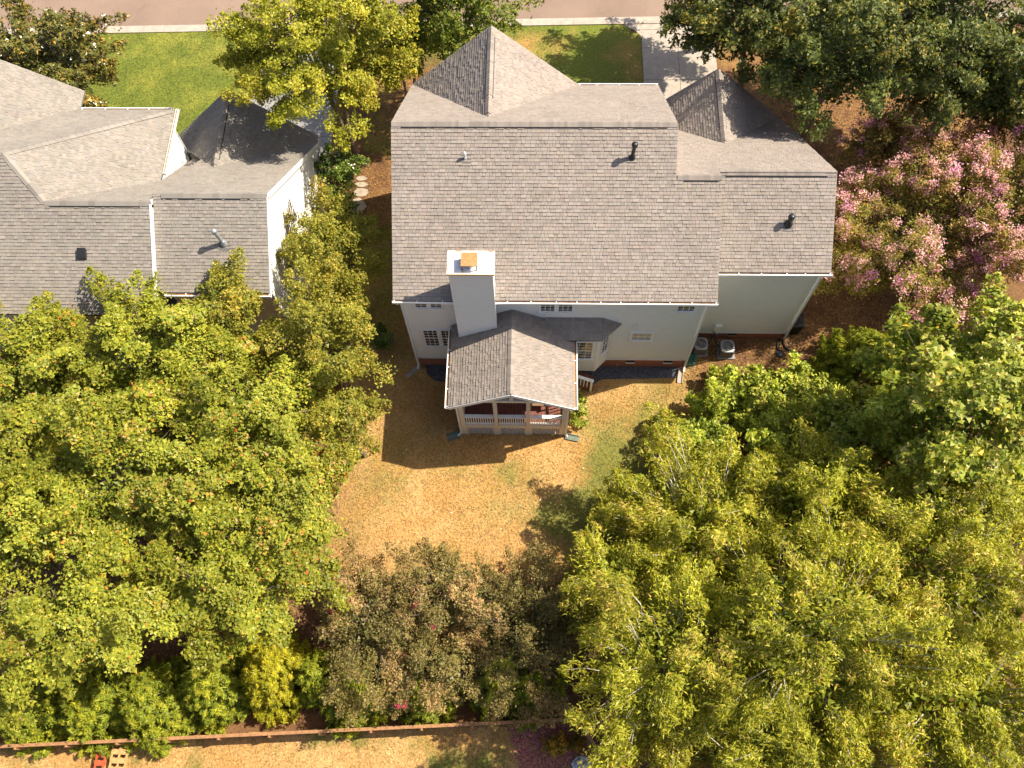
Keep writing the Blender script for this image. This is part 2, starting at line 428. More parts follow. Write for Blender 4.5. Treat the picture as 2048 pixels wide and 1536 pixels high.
# driveway slabs: real joints between them
drv = thing('driveway', '', 'driveway', (8, 35, 0)); del drv['label']; del drv['category']; structure(drv)
def slab(parent, poly, z0=-0.05, z1=0.018, mat='concrete'):
    m = MB(); m.prism([(x, y, z1) for x, y in poly], (0, 0, z0 - z1)); return m.obj('concrete_slab', mat, parent)
J = 0.012
ys = [30.0, 32.7, 35.34, 37.65, 39.0]
for i in range(len(ys) - 1):
    for (xa, xb) in ((5.92, 7.97), (7.97, 10.1)):
        slab(drv, [(xa + J, ys[i] + J), (xb - J, ys[i] + J), (xb - J, ys[i + 1] - J), (xa + J, ys[i + 1] - J)])
slab(drv, [(5.92 + J, 38.4), (5.92 + J, 39.0), (5.92 + J, street_y(5.9) - 0.56), (4.9, street_y(4.9) - 0.56), (5.5, 39.0), (5.8, 38.7)][::-1], z1=0.014)
slab(drv, [(5.92 + J, 39.0 + J), (10.1 - J, 39.0 + J), (10.4, street_y(10.4) - 0.56), (5.92 + J, street_y(5.9) - 0.56)])
nd = thing('driveway', '', 'driveway', (-13, 34, 0)); del nd['label']; del nd['category']; structure(nd)
ys = [29.0, 31.4, 34.0, 36.4, 38.75]
for i in range(4):
    for (xa, xb) in ((-16.3, -13.9), (-13.9, -11.3)):
        slab(nd, [(xa + J, ys[i] + J), (xb - J, ys[i] + J), (xb - J, ys[i + 1] - J), (xa + J, ys[i + 1] - J)], mat='concrete_grey')
# gravel strips along the rear wall
m = MB(); m.add([(2.2, 16.95, 0.010), (2.6, 16.6, 0.010), (3.2, 17.0, 0.010), (6.9, 17.12, 0.010), (7.0, 17.74, 0.010), (1.4, 17.74, 0.010), (1.4, 16.6, 0.010)], [tuple(range(7))])
structure(m.obj('gravel_strip', 'gravel'))
m = MB(); m.add([(-5.3, 17.2, 0.010), (-4.9, 16.85, 0.010), (-4.2, 16.75, 0.010), (-3.4, 16.9, 0.010), (-3.4, 17.74, 0.010), (-5.4, 17.74, 0.010)], [tuple(range(6))])
structure(m.obj('gravel_strip', 'gravel'))
# red mulch bed in the corner of the fenced yard
MULCH = [(-1.0, 1.12), (1.55, 1.35), (2.95, -0.25), (3.3, -6.5), (-0.2, -6.5), (-0.45, -0.6), (-0.75, 0.3)]
def mulch_colour(x, y):
    n = fbm(x, y, 51, 3.0, 3)
    return lerp(np.array((0.27, 0.065, 0.08)), np.array((0.46, 0.15, 0.155)), np.clip((n - 0.3) * 1.8, 0, 1))
sheet('mulch_bed', MULCH, 0.009, 0.12, mulch_colour)

# grass blades on the lawns and leaf litter under the trees: real faces, nobody could count them
def scatter_faces(name, pts, L, W, colour, up, mat, seed, label, cat):
    rg = np.random.default_rng(seed); n = len(pts)
    ang = rg.random(n) * 2 * np.pi
    t = np.stack([np.cos(ang), np.sin(ang), np.zeros(n)], 1)
    s = np.stack([-np.sin(ang), np.cos(ang), np.zeros(n)], 1)
    lift = up * (0.4 + 0.8 * rg.random(n))
    ll = L * (0.6 + 0.8 * rg.random(n)); ww = W * (0.6 + 0.8 * rg.random(n))
    V = np.empty((n, 4, 3))
    V[:, 0] = pts - s * ww[:, None] / 2; V[:, 1] = pts + s * ww[:, None] / 2
    tip = pts + t * ll[:, None]; tip[:, 2] += lift
    V[:, 2] = tip + s * ww[:, None] * 0.2; V[:, 3] = tip - s * ww[:, None] * 0.2
    F = np.arange(n * 4).reshape(n, 4)
    o = mesh_obj(name, V.reshape(-1, 3), F, mat, cols=colour)
    o['kind'] = 'stuff'; o['label'] = label; o['category'] = cat
    return o
def rand_in(poly, n, seed):
    rg = np.random.default_rng(seed)
    xs = [p[0] for p in poly]; ys = [p[1] for p in poly]
    x = rg.uniform(min(xs), max(xs), n * 2); y = rg.uniform(min(ys), max(ys), n * 2)
    k = inside(poly, x, y); return x[k][:n], y[k][:n]
def grass(poly, n, colour, seed, label, z=0.004):
    x, y = rand_in(poly, n, seed); rg = np.random.default_rng(seed + 1)
    k = ~((y > 16.7) & (((x > 1.4) & (x < 7.1)) | ((x > -5.45) & (x < -3.3)))); x = x[k]; y = y[k]
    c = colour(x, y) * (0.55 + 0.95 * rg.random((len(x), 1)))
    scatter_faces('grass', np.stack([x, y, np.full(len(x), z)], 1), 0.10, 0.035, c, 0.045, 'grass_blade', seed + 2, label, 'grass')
grass(BACK, 60000, back_colour, 100, 'dry tan lawn grass with green patches behind the house')
grass(FRONT_MAIN, 16000, front_colour, 110, 'green front lawn grass between driveway and street')
grass(FRONT_N, 24000, lush_colour, 120, 'bright green lawn grass in front of the neighbouring house')
grass([(p[0], max(p[1], -2.0)) for p in YARD], 14000, yard_colour, 130, 'patchy dry grass beyond the wooden fence')
def litter(poly, n, seed, label, cols, size=0.09, z=0.012):
    x, y = rand_in(poly, n, seed); rg = np.random.default_rng(seed)
    c = np.array(cols)[rg.integers(0, len(cols), len(x))] * (0.6 + 0.8 * rg.random((len(x), 1)))
    o = scatter_faces('leaf_litter', np.stack([x, y, np.full(len(x), z)], 1), size, size * 0.6, c, 0.02, 'mulch_chip', seed, label, 'leaf litter')
litter([(7.4, 14), (18, 14), (22, 36), (12.4, 36), (12.3, 19), (7.4, 19)], 26000, 140, 'brown pine straw and fallen leaves beside the garage',
       [(0.20, 0.09, 0.03), (0.30, 0.16, 0.05), (0.10, 0.045, 0.02), (0.24, 0.12, 0.05)])
litter([(-22, 1), (-9, 1.6), (3, 2), (3, 5), (-9, 5), (-9, 12), (-22, 12)], 16000, 150, 'brown fallen leaves under the maples and along the fence',
       [(0.20, 0.10, 0.05), (0.28, 0.15, 0.08), (0.12, 0.05, 0.03)])
litter([(-9.6, 24), (-5.6, 27), (-5.6, 36), (-9.6, 36)], 5000, 160, 'orange fallen leaves between the two houses',
       [(0.30, 0.14, 0.03), (0.20, 0.09, 0.03), (0.14, 0.06, 0.02)])
litter([(p[0], max(p[1], -1.5)) for p in MULCH], 6000, 170, 'red wood chips of the corner mulch bed', [(0.34, 0.09, 0.09), (0.20, 0.05, 0.06), (0.45, 0.16, 0.14), (0.12, 0.03, 0.04)], 0.05, 0.014)
# a few pale stray leaves on the back lawn
litter([(-8, 6), (4, 6), (5, 14), (-7, 14)], 130, 175, 'few pale fallen leaves on the back lawn', [(0.55, 0.5, 0.4), (0.5, 0.12, 0.05), (0.5, 0.4, 0.25)], 0.07, 0.02)
# stepping stones between the houses
for i, (x, y, rx, ry) in enumerate([(-9.45, 28.6, .32, .16), (-9.42, 28.2, .34, .18), (-9.40, 27.7, .42, .28), (-9.52, 26.85, .45, .5), (-9.55, 25.8, .40, .42), (-9.5, 24.9, .4, .4)]):
    rg = np.random.default_rng(200 + i); n = 9
    poly = [(x + rx * math.cos(t * 2 * math.pi / n) * (0.85 + 0.3 * rg.random()), y + ry * math.sin(t * 2 * math.pi / n) * (0.85 + 0.3 * rg.random()), 0.045) for t in range(n)]
    o = MB().prism(poly, (0, 0, -0.06)).obj('stepping_stone', 'stone_pale')
    tag(o, ['narrow pale stepping stone at the street end of the side path', 'flat pale stepping stone, second from the street end', 'broad pale stepping stone beside the round holly bush',
            'large pale stepping stone half in the house shadow', 'grey stepping stone wholly in shade beside the tree foot', 'last grey stepping stone under the overhanging foliage'][i], 'stone', 'stepping stones of the side path')

# ------------------------------------------------------------------ roofs
def plane_fn(kind, a, b, s):
    """kind 'y': z = b + s*(y-a);  kind 'x': z = b + s*(x-a)"""
    if kind == 'y': return lambda x, y: b + s * (y - a)
    return lambda x, y: b + s * (x - a)
SH_BASE = np.array((0.258, 0.220, 0.194))
def shingle_tabs(poly, base, rg, expo=0.142, vmul=1.0):
    """poly: 3D points on one plane, first edge = eave. Returns list of (8 verts, colour)."""
    P = [np.array(p, float) for p in poly]
    U = P[1] - P[0]; U[2] = 0 if abs(U[2]) < 0.06 else U[2]; U /= np.linalg.norm(U)
    N = np.zeros(3)
    for i in range(len(P)): N += np.cross(P[i] - P[0], P[(i + 1) % len(P)] - P[0])
    N /= np.linalg.norm(N)
    if N[2] < 0: N = -N
    V = np.cross(N, U)
    if V[2] < 0: V = -V; U = -U
    uv = [((p - P[0]) @ U, (p - P[0]) @ V) for p in P]
    vmin = min(q[1] for q in uv); vmax = max(q[1] for q in uv)
    tabs = []
    v = vmin
    while v < vmax - 0.02:
        vc = min(v + expo * 0.5, vmax - 0.01)
        xs = []
        for i in range(len(uv)):
            (u0, v0), (u1, v1) = uv[i], uv[(i + 1) % len(uv)]
            if (v0 > vc) != (v1 > vc): xs.append(u0 + (vc - v0) * (u1 - u0) / (v1 - v0))
        xs.sort()
        for k in range(0, len(xs) - 1, 2):
            u, ue = xs[k], xs[k + 1]
            u0 = u
            while u0 < ue - 0.01:
                w = rg.choice((0.11, 0.14, 0.17, 0.21, 0.26)) * rg.uniform(0.9, 1.1)
                u1 = min(u0 + w, ue)
                if ue - u1 < 0.07: u1 = ue
                top = min(v + expo + 0.02, vmax)
                hb = rg.choice((0.022, 0.026, 0.038)); ht = 0.004
                g = 0.004
                q = [(u0 + g, v, ht * 0), (u1 - g, v, 0), (u1 - g, top, 0), (u0 + g, top, 0),
                     (u0 + g, v, hb), (u1 - g, v, hb), (u1 - g, top, ht), (u0 + g, top, ht)]
                W = [P[0] + U * a + V * b + N * (c + 0.003) for a, b, c in q]
                val = rg.choice((0.87, 0.93, 0.97, 1.0, 1.02, 1.05, 1.09)) * rg.uniform(0.97, 1.03)
                tint = np.array((1 + rg.uniform(-.03, .05), 1.0, 1 + rg.uniform(-.05, .04)))
                tabs.append((W, base * val * tint * vmul))
                u0 = u1
        v += expo
    return tabs
TAB_F = [(4, 5, 6, 7), (0, 1, 5, 4), (1, 2, 6, 5), (3, 0, 4, 7)]
def finish_shingles(roof, tabs, keep=300):
    C = np.array((0, 0, CAM_H))
    d = np.array([np.linalg.norm(np.array(t[0][4]) - C) for t in tabs])
    order = np.argsort(d)
    for i in order[:keep]:
        W, c = tabs[i]
        mesh_obj('shingle', W, TAB_F, 'shingle', roof, cols=np.tile(c, (4, 1)))
    rest = order[keep:]
    V = np.array([tabs[i][0] for i in rest]).reshape(-1, 3)
    F = (np.arange(len(rest))[:, None, None] * 8 + np.array(TAB_F)[None]).reshape(-1, 4)
    cc = np.repeat(np.array([tabs[i][1] for i in rest]), 4, 0)
    o = mesh_obj('shingles', V, F, 'shingle', roof, cols=cc); o['kind'] = 'stuff'
def deck(mb, poly, th=0.10):
    mb.prism([tuple(p) for p in poly], (0, 0, -th))
def ridge_caps(roof, p0, p1, n0, n1, base, rg, raise0=None, raise1=None, expo=0.14, half=0.15, lift=0.05, vmul=1.0):
    """folded caps along a ridge; a vented stretch between raise0..raise1 (metres along) stands proud on a vent with a painted shadow line"""
    p0, p1 = np.array(p0, float), np.array(p1, float); L = np.linalg.norm(p1 - p0); d = (p1 - p0) / L
    sides = []
    for n in (n0, n1):
        n = np.array(n, float); n /= np.linalg.norm(n)
        t = np.cross(d, n)
        if t[2] > 0: t = -t
        sides.append((t, n))
    k = 0; s = 0.0
    upv = np.array((0, 0, 1.0))
    while s < L - 0.03:
        e = min(s + expo + 0.04, L)
        r_ = lift if (raise0 is not None and raise0 <= s <= raise1) else 0.036
        a = p0 + d * s; b = p0 + d * e
        th = 0.012
        (t0, m0), (t1, m1) = sides
        vs = [a + t0 * half + m0 * r_, a + upv * (r_ + 0.01), a + t1 * half + m1 * r_, b + t0 * half + m0 * (r_ + th), b + upv * (r_ + th + 0.012), b + t1 * half + m1 * (r_ + th)]
        vs += [q - upv * 0.012 for q in vs]
        fs = [(0, 1, 4, 3), (1, 2, 5, 4), (0, 6, 7, 1), (1, 7, 8, 2), (3, 4, 10, 9), (4, 5, 11, 10), (0, 3, 9, 6), (2, 8, 11, 5)]
        c = base * rg.choice((0.86, 0.95, 1.0, 1.06, 1.12)) * vmul
        mesh_obj('ridge_cap', vs, fs, 'shingle', roof, cols=np.tile(c, (8, 1)))
        s += expo
    if raise0 is not None:
        a = p0 + d * raise0; b = p0 + d * (raise1 + expo)
        (t0, m0), (t1, m1) = sides; h = half + 0.055; r_ = lift - 0.014
        vs = [a + t0 * h + m0 * 0.003, a + t0 * h + m0 * r_, a + upv * (r_ + 0.005), a + t1 * h + m1 * r_, a + t1 * h + m1 * 0.003,
              b + t0 * h + m0 * 0.003, b + t0 * h + m0 * r_, b + upv * (r_ + 0.005), b + t1 * h + m1 * r_, b + t1 * h + m1 * 0.003]
        fs = [(0, 1, 6, 5), (1, 2, 7, 6), (2, 3, 8, 7), (3, 4, 9, 8), (0, 4, 3, 2, 1), (5, 6, 7, 8, 9)]
        mesh_obj('ridge_vent_shade', vs, fs, 'dark_gap', roof)  # vent's dark flange juts past the caps to paint their shadow line
def gutter(house, p0, p1, out, w=0.14, h=0.11, spacing=0.9, leaves=True, seed=0):
    """open gutter from p0 to p1 (inner top edge), 'out' = horizontal direction away from the roof"""
    p0, p1, out = Vector(p0), Vector(p1), Vector(out).normalized(); up = Vector((0, 0, 1)); t = 0.008
    d = (p1 - p0).normalized(); m = MB()
    def slabp(a0, a1, z0, z1, q0=p0, q1=p1):
        c = []
        for q in (q0, q1):
            for a, z in ((a0, z0), (a1, z0), (a1, z1), (a0, z1)): c.append(q + out * a + up * z)
        m.add(c, [(0, 1, 2, 3), (7, 6, 5, 4), (0, 4, 5, 1), (1, 5, 6, 2), (2, 6, 7, 3), (3, 7, 4, 0)])
    slabp(0, t, -h, 0); slabp(t, w - t, -h, -h + t); slabp(w - t, w, -h, 0.004); slabp(w - 0.045, w - t, -0.006, 0.004)
    slabp(t, w - t, -h + t, -0.012, p0, p0 + d * t); slabp(t, w - t, -h + t, -0.012, p1 - d * t, p1)
    g = m.obj('gutter', 'trim', house)
    L = (p1 - p0).length; n = max(2, int(L / spacing)); rg = np.random.default_rng(seed)
    for i in range(n + 1):
        a = p0 + d * (0.08 + (L - 0.16) * i / n + (rg.uniform(-.12, .12) if 0 < i < n else 0)); hb = MB()
        c = [a - d * 0.022, a + d * 0.022, a + d * 0.022 + out * (w - 0.01), a - d * 0.022 + out * (w - 0.01)]
        hb.prism([q + up * 0.008 for q in c], (0, 0, -0.008)); hb.obj('gutter_hanger', 'trim', g)
    if leaves:
        m2 = MB(); a, b = p0 + d * 0.02, p1 - d * 0.02
        m2.add([a + out * 0.01 - up * 0.045, a + out * (w - 0.012) - up * 0.05, b + out * (w - 0.012) - up * 0.05, b + out * 0.01 - up * 0.045], [(0, 1, 2, 3)])
        m2.obj('leaf_debris', 'gutter_leaves', g)
    return g
def lap_wall(name, house, mat, o, u, nrm, z0, rng_fn, ztop, h=0.115, part=None):
    """clapboards on a vertical plane: o base point, u horizontal unit, rng_fn(z)->(u0,u1)"""
    o, u, nrm = Vector(o), Vector(u).normalized(), Vector(nrm).normalized(); m = MB(); z = z0
    while z < ztop - 0.01:
        z2 = min(z + h, ztop)
        a0, a1 = rng_fn(z); b0, b1 = rng_fn(z2)
        if a1 - a0 > 0.02:
            def P(uu, zz, off): q = o + u * uu + nrm * off; return (q.x, q.y, zz)
            c = [P(a0, z, 0.022), P(a1, z, 0.022), P(max(b1, b0), z2, 0.002), P(min(b0, b1), z2, 0.002), P(a0, z, -0.01), P(a1, z, -0.01)]
            m.add(c, [(0, 1, 2, 3), (4, 5, 1, 0)])
        z = z2
    return m.obj(name, mat, house)
def window(house, o, u, nrm, w, z0, z1, cols, rows, sash=True, casing=0.085, blinds=None, mat='trim', sx=0.03):
    """o: lower-left corner on the wall plane (x,y), u along wall, nrm outward"""
    o = Vector((o[0], o[1], 0)); u = Vector(u).normalized(); nrm = Vector(nrm).normalized()
    def add(mb, a0, a1, n0, n1, c0, c1):
        c = []
        for zz in (c0, c1):
            for a, n_ in ((a0, n0), (a1, n0), (a1, n1), (a0, n1)):
                q = o + u * a + nrm * n_; c.append((q.x, q.y, zz))
        mb.add(c, [(0, 3, 2, 1), (4, 5, 6, 7), (0, 1, 5, 4), (1, 2, 6, 5), (2, 3, 7, 6), (3, 0, 4, 7)])
    fr = MB()
    add(fr, -casing, 0, 0, 0.055, z0, z1); add(fr, w, w + casing, 0, 0.055, z0, z1); add(fr, -casing, w + casing, 0, 0.06, z1, z1 + casing)
    win = fr.obj('window', mat, house)
    s = MB(); add(s, -casing - sx, w + casing + sx, 0, 0.10, z0 - 0.075, z0); s.obj('sill', mat, win)
    p = MB(); add(p, 0, w, 0.018, 0.024, z0, z1); p.obj('pane', 'window_glass', win)
    if blinds:
        bl = MB(); add(bl, 0.03, w - 0.03, 0.0245, 0.0255, z0 + (z1 - z0) * blinds, z1 - 0.02); bl.obj('blind', 'blinds', win)
    gd = MB(); t = 0.012
    zs = [z0, (z0 + z1) / 2, z1] if sash else [z0, z1]
    for k in range(len(zs) - 1):
        a, b_ = zs[k], zs[k + 1]
        add(gd, 0, w, 0.024, 0.045, a, a + 0.035); add(gd, 0, w, 0.024, 0.045, b_ - 0.03, b_)
        add(gd, 0, 0.035, 0.024, 0.045, a + 0.035, b_ - 0.03); add(gd, w - 0.035, w, 0.024, 0.045, a + 0.035, b_ - 0.03)
        for i in range(1, cols): add(gd, w * i / cols - t, w * i / cols + t, 0.026, 0.036, a + 0.035, b_ - 0.03)
        for j in range(1, rows): add(gd, 0.035, w - 0.035, 0.027, 0.038, a + (b_ - a) * j / rows - t, a + (b_ - a) * j / rows + t)
    gd.obj('muntin_grid', mat, win)
    return win
def downspout(house, pts, mat='trim', w=0.085):
    m = MB()
    for a, b in zip(pts[:-1], pts[1:]): m.bar(a, b, w, w * 0.75, (0, 1, 0.001))
    return m.obj('downspout', mat, house)
def roof_vent(house, p, h, r, capr, mat, capmat, lean=(0, 0), collar=True):
    x, y, z = p; m = MB()
    m.tube([(x, y, z - 0.1), (x + lean[0], y + lean[1], z + h)], r, 12)
    if collar: m.lathe((x, y, z - 0.12), [(r * 1.9, 0), (r * 1.75, 0.16), (r * 1.15, 0.30), (r * 1.02, 0.33)], 14)
    v = m.obj('vent_pipe', mat, house, smooth=False)
    c = MB(); c.lathe((x + lean[0], y + lean[1], z + h - 0.02), [(capr * 0.55, -0.05), (capr, -0.01), (capr, 0.05), (capr * 0.8, 0.11), (capr * 0.3, 0.14)], 16)
    c.obj('vent_cap', capmat, v, smooth=True)
    fl = MB(); fl.prism([(x - 0.22, y - 0.28, z - 0.155), (x + 0.22, y - 0.28, z - 0.155), (x + 0.22, y + 0.2, z + 0.13), (x - 0.22, y + 0.2, z + 0.13)], (0, 0, 0.012)); fl.obj('flashing', 'roof_deck', v)

# ------------------------------------------------------------------ the house in the middle
house = thing('brick_base_house', 'two storey white clapboard house with grey shingle roof, chimney and gabled back porch', 'house', (0.8, 23.0, 0))
rg = np.random.default_rng(11)
Bz = plane_fn('y', 17.35, 7.62, 0.58)        # rear slope
Fz = plane_fn('y', 23.35, 11.10, -0.75)      # front slope, tall part
Gz = plane_fn('y', 18.78, 7.50, 0.62)        # garage rear slope
Hz = plane_fn('y', 21.57, 10.07, -0.80)      # garage front slope
def pts(fn, *xy): return [(x, y, fn(x, y)) for x, y in xy]
roofs = []
roofs.append(pts(Bz, (-5.88, 17.26), (7.38, 17.26), (7.38, 21.57), (5.56, 21.57), (5.56, 23.35), (-5.88, 23.35)))
roofs.append(pts(Fz, (5.56, 28.82), (-5.88, 28.82), (-5.88, 23.35), (5.56, 23.35)))
roofs.append(pts(Gz, (7.40, 18.72), (12.15, 18.72), (12.15, 22.15), (7.40, 22.15)))
roofs.append(pts(Hz, (12.15, 29.75), (5.45, 29.75), (5.45, 21.57), (7.38, 21.57), (7.38, 22.15), (12.15, 22.15)))
# front gable over the main front, ridge at x=-2.03
roofs.append([(-2.03, 28.95, 10.56), (-5.85, 28.95, 6.95), (-5.78, 28.80, 7.0), (-2.03, 24.07, 10.56)])
roofs.append([(1.82, 28.95, 6.95), (-2.03, 28.95, 10.56), (-2.03, 24.07, 10.56), (1.77, 28.80, 7.0)])
# garage front gable, ridge at x=8.45
roofs.append([(8.45, 30.05, 6.76), (5.2, 30.05, 3.56), (5.2, 29.72, 3.55), (8.45, 25.71, 6.76)])
roofs.append([(11.95, 30.05, 3.5), (8.45, 30.05, 6.76), (8.45, 25.71, 6.76), (11.9, 29.72, 3.55)])
eave_dir = [(0, 1), (0, 1), (0, 1), (0, 1)]
# porch and bay
PX, PR, PE, PS = -1.02, 5.92, 4.37, 0.574
roofs.append([(PX - 2.7, 13.78, PE), (PX - 2.7, 17.72, PE), (PX, 17.72, PR), (PX, 13.78, PR)])
roofs.append([(PX + 2.7, 17.72, PE), (PX + 2.7, 13.78, PE), (PX, 13.78, PR), (PX, 17.72, PR)])
roofs.append([(0.4, 16.90, 4.60), (2.90, 16.90, 4.60), (2.89, 17.72, 5.24), (0.4, 17.72, 5.24)])
roofs.append([(2.90, 16.90, 4.60), (3.80, 17.72, 4.66), (2.89, 17.72, 5.24)])
dk = MB()
for p in roofs: deck(dk, p)
roof = dk.obj('roof', 'roof_deck', house)
tabs = []
gable_l = {4: 1, 5: 1, 6: 1, 7: 1}
for i, p in enumerate(roofs):
    q = p
    if i in (4, 6): q = [p[1], p[2], p[3], p[0]]; q = [(q[0][0], q[0][1], q[0][2]), (q[0][0], q[3][1] - 4.9, q[0][2])] if False else q
    if i in (4, 5, 6, 7):
        # eave runs along y: give an explicit first edge along the ridge direction
        rid_f = max(p, key=lambda t: (t[2], t[1])); rid_b = min([t for t in p if abs(t[2] - rid_f[2]) < 1e-6], key=lambda t: t[1])
        low = sorted(p, key=lambda t: t[2])[:2]; lf = max(low, key=lambda t: t[1]); lb = min(low, key=lambda t: t[1])
        lb2 = (lf[0], lb[1], lf[2])
        q = [lf, lb2, rid_b, rid_f]
    tabs += shingle_tabs(q, SH_BASE, rg)
finish_shingles(roof, tabs)
nB, nF, nG, nH = (0, -0.58, 1), (0, 0.75, 1), (0, -0.62, 1), (0, 0.8, 1)
ridge_caps(roof, (-5.86, 23.35, 11.10), (5.54, 23.35, 11.10), nB, nF, SH_BASE, rg, 0.38, 10.85)
ridge_caps(roof, (5.60, 21.57, 10.07), (7.36, 21.57, 10.07), nB, nH, SH_BASE, rg, 0.25, 1.5)
ridge_caps(roof, (7.42, 22.15, 9.60), (12.13, 22.15, 9.60), nG, nH, SH_BASE, rg, 0.25, 4.2)
ridge_caps(roof, (-2.03, 28.9, 10.56), (-2.03, 24.3, 10.56), (-0.945, 0, 1), (0.94, 0, 1), SH_BASE, rg, 0.5, 3.6)
ridge_caps(roof, (8.45, 30.0, 6.76), (8.45, 25.9, 6.76), (-0.98, 0, 1), (0.93, 0, 1), SH_BASE, rg, 0.5, 3.2)
ridge_caps(roof, (PX, 13.8, PR), (PX, 17.4, PR), (-PS, 0, 1), (PS, 0, 1), SH_BASE, rg)
# walls
lap_wall('wall', house, 'siding', (-5.6, 17.71, 0), (1, 0, 0), (0, -1, 0), 0.86, lambda z: (0, 12.7), 7.75)
def gable_rng(y0, y1, fa, fb, yr):
    def f(z):
        a, b = y0, y1
        while fa(0, a) - 0.12 < z and a < yr: a += 0.02
        while fb(0, b) - 0.12 < z and b > yr: b -= 0.02
        return (a, b)
    return f
lap_wall('wall', house, 'siding', (-5.6, 0, 0), (0, 1, 0), (-1, 0, 0), 0.86, gable_rng(17.72, 28.4, Bz, Fz, 23.35), 10.9, 0.115)
lap_wall('wall', house, 'siding', (7.1, 0, 0), (0, 1, 0), (1, 0, 0), 0.86, gable_rng(17.72, 22.2, Bz, Hz, 21.57), 9.9)
lap_wall('wall', house, 'siding', (5.30, 0, 0), (0, 1, 0), (1, 0, 0), 3.0, gable_rng(20.8, 28.4, Bz, Fz, 23.35), 10.9)
lap_wall('wall', house, 'siding', (7.1, 19.29, 0), (1, 0, 0), (0, -1, 0), 0.62, lambda z: (0.02, 4.93), 7.62)
lap_wall('wall', house, 'siding', (12.03, 0, 0), (0, 1, 0), (1, 0, 0), 0.62, gable_rng(19.3, 29.4, Gz, Hz, 22.15), 9.4)
MB().box(-5.58, 5.28, 28.35, 28.4, 0, 7.0).obj('wall', 'siding', house)
MB().prism([(-5.7, 28.5, 6.9), (1.7, 28.5, 6.9), (-2.03, 28.5, 10.35)], (0, 0.05, 0)).obj('wall', 'siding', house)
MB().box(5.28, 12.0, 29.35, 29.4, 0, 3.5).obj('wall', 'siding', house)
MB().prism([(5.3, 29.55, 3.4), (11.8, 29.55, 3.4), (8.45, 29.55, 6.55)], (0, 0.05, 0)).obj('wall', 'siding', house)
# brick base
bm = MB(); bm.box(-5.575, 7.075, 17.692, 28.3, -0.1, 0.86); bm.box(7.08, 12.0, 19.275, 29.3, -0.1, 0.62); bm.obj('foundation', 'brick', house)
for x in (-3.7, 4.55, 6.35):
    vt = MB(); vt.box(x - 0.2, x + 0.2, 17.68, 17.70, 0.55, 0.74); v = vt.obj('crawl_vent', 'dark_gap', house)
    MB().box(x - 0.22, x + 0.22, 17.63, 17.695, 0.50, 0.55).obj('vent_sill', 'cream_trim', v)
for x in (7.8, 9.6):
    vt = MB(); vt.box(x - 0.2, x + 0.2, 19.262, 19.28, 0.36, 0.55); v = vt.obj('crawl_vent', 'dark_gap', house)
    MB().box(x - 0.22, x + 0.22, 19.21, 19.277, 0.31, 0.36).obj('vent_sill', 'fence_wood', v)
# corner boards, frieze, fascia, rakes
t = MB()
for x, y, z0, z1 in ((-5.63, 17.68, 0.84, 7.72), (7.13, 17.68, 0.84, 7.72), (12.06, 19.26, 0.60, 7.6)):
    t.box(x - 0.07, x + 0.07, y - 0.012, y + 0.12, z0, z1)
t.box(-5.5, 7.0, 17.672, 17.69, 7.42, 7.74); t.box(7.22, 11.95, 19.25, 19.27, 7.2, 7.56)
t.box(-5.5, 7.0, 17.664, 17.69, 0.84, 0.92); t.box(7.22, 11.95, 19.246, 19.27, 0.60, 0.68)
t.obj('corner_trim', 'trim', house)
fa = MB()
def rake(p, q, th=0.03, h=0.2, dz=0.12): fa.bar((p[0], p[1], p[2] - dz), (q[0], q[1], q[2] - dz), th, h)
for x in (-5.85, ):
    rake((x, 17.26, Bz(0, 17.26)), (x, 23.35, 11.1), dz=0.2); rake((x, 23.35, 11.1), (x, 28.82, Fz(0, 28.82)), dz=0.2)
rake((7.35, 17.26, Bz(0, 17.26)), (7.35, 21.57, 10.07), dz=0.2); rake((5.53, 21.57, Bz(0, 21.57)), (5.53, 23.35, 11.1), dz=0.2); rake((5.53, 23.35, 11.1), (5.53, 28.82, Fz(0, 28.82)), dz=0.2)
rake((12.12, 18.72, Gz(0, 18.72)), (12.12, 22.15, 9.6), dz=0.2); rake((12.12, 22.15, 9.6), (12.12, 29.75, Hz(0, 29.75)), dz=0.2)
fa.box(-5.88, 7.38, 17.27, 17.29, Bz(0, 17.27) - 0.27, Bz(0, 17.27) - 0.02); fa.box(7.4, 12.15, 18.73, 18.75, 7.20, 7.44)
fa.box(-5.86, 7.36, 17.29, 17.70, 7.33, 7.35); fa.box(7.42, 12.13, 18.75, 19.28, 7.19, 7.21)
rake((PX - 2.7, 13.765, PE), (PX, 13.765, PR)); rake((PX, 13.765, PR), (PX + 2.7, 13.765, PE))
fa.obj('fascia', 'trim', house)
# gutters and downspouts
gutter(house, (-5.90, 17.265, 7.545), (7.40, 17.265, 7.545), (0, -1, 0), seed=1)
gutter(house, (7.42, 18.725, 7.435), (12.20, 18.725, 7.435), (0, -1, 0), seed=2)
gutter(house, (5.55, 28.83, 6.98), (1.85, 28.83, 6.98), (0, 1, 0), seed=3)
gutter(house, (PX - 2.71, 17.60, PE - 0.02), (PX - 2.71, 13.75, PE - 0.02), (-1, 0, 0), seed=4)
gutter(house, (PX + 2.71, 13.75, PE - 0.02), (PX + 2.71, 17.1, PE - 0.02), (1, 0, 0), seed=5)
downspout(house, [(-5.72, 17.2, 7.44), (-5.72, 17.2, 7.3), (-5.70, 17.62, 6.95), (-5.70, 17.62, 0.25), (-5.74, 17.45, 0.08)])
downspout(house, [(7.22, 17.2, 7.44), (7.22, 17.2, 7.3), (7.20, 17.62, 6.95), (7.20, 17.62, 0.25), (7.18, 17.42, 0.10)])
downspout(house, [(12.12, 18.66, 7.33), (12.12, 18.66, 7.2), (12.16, 19.2, 6.9), (12.16, 19.2, 0.1)])
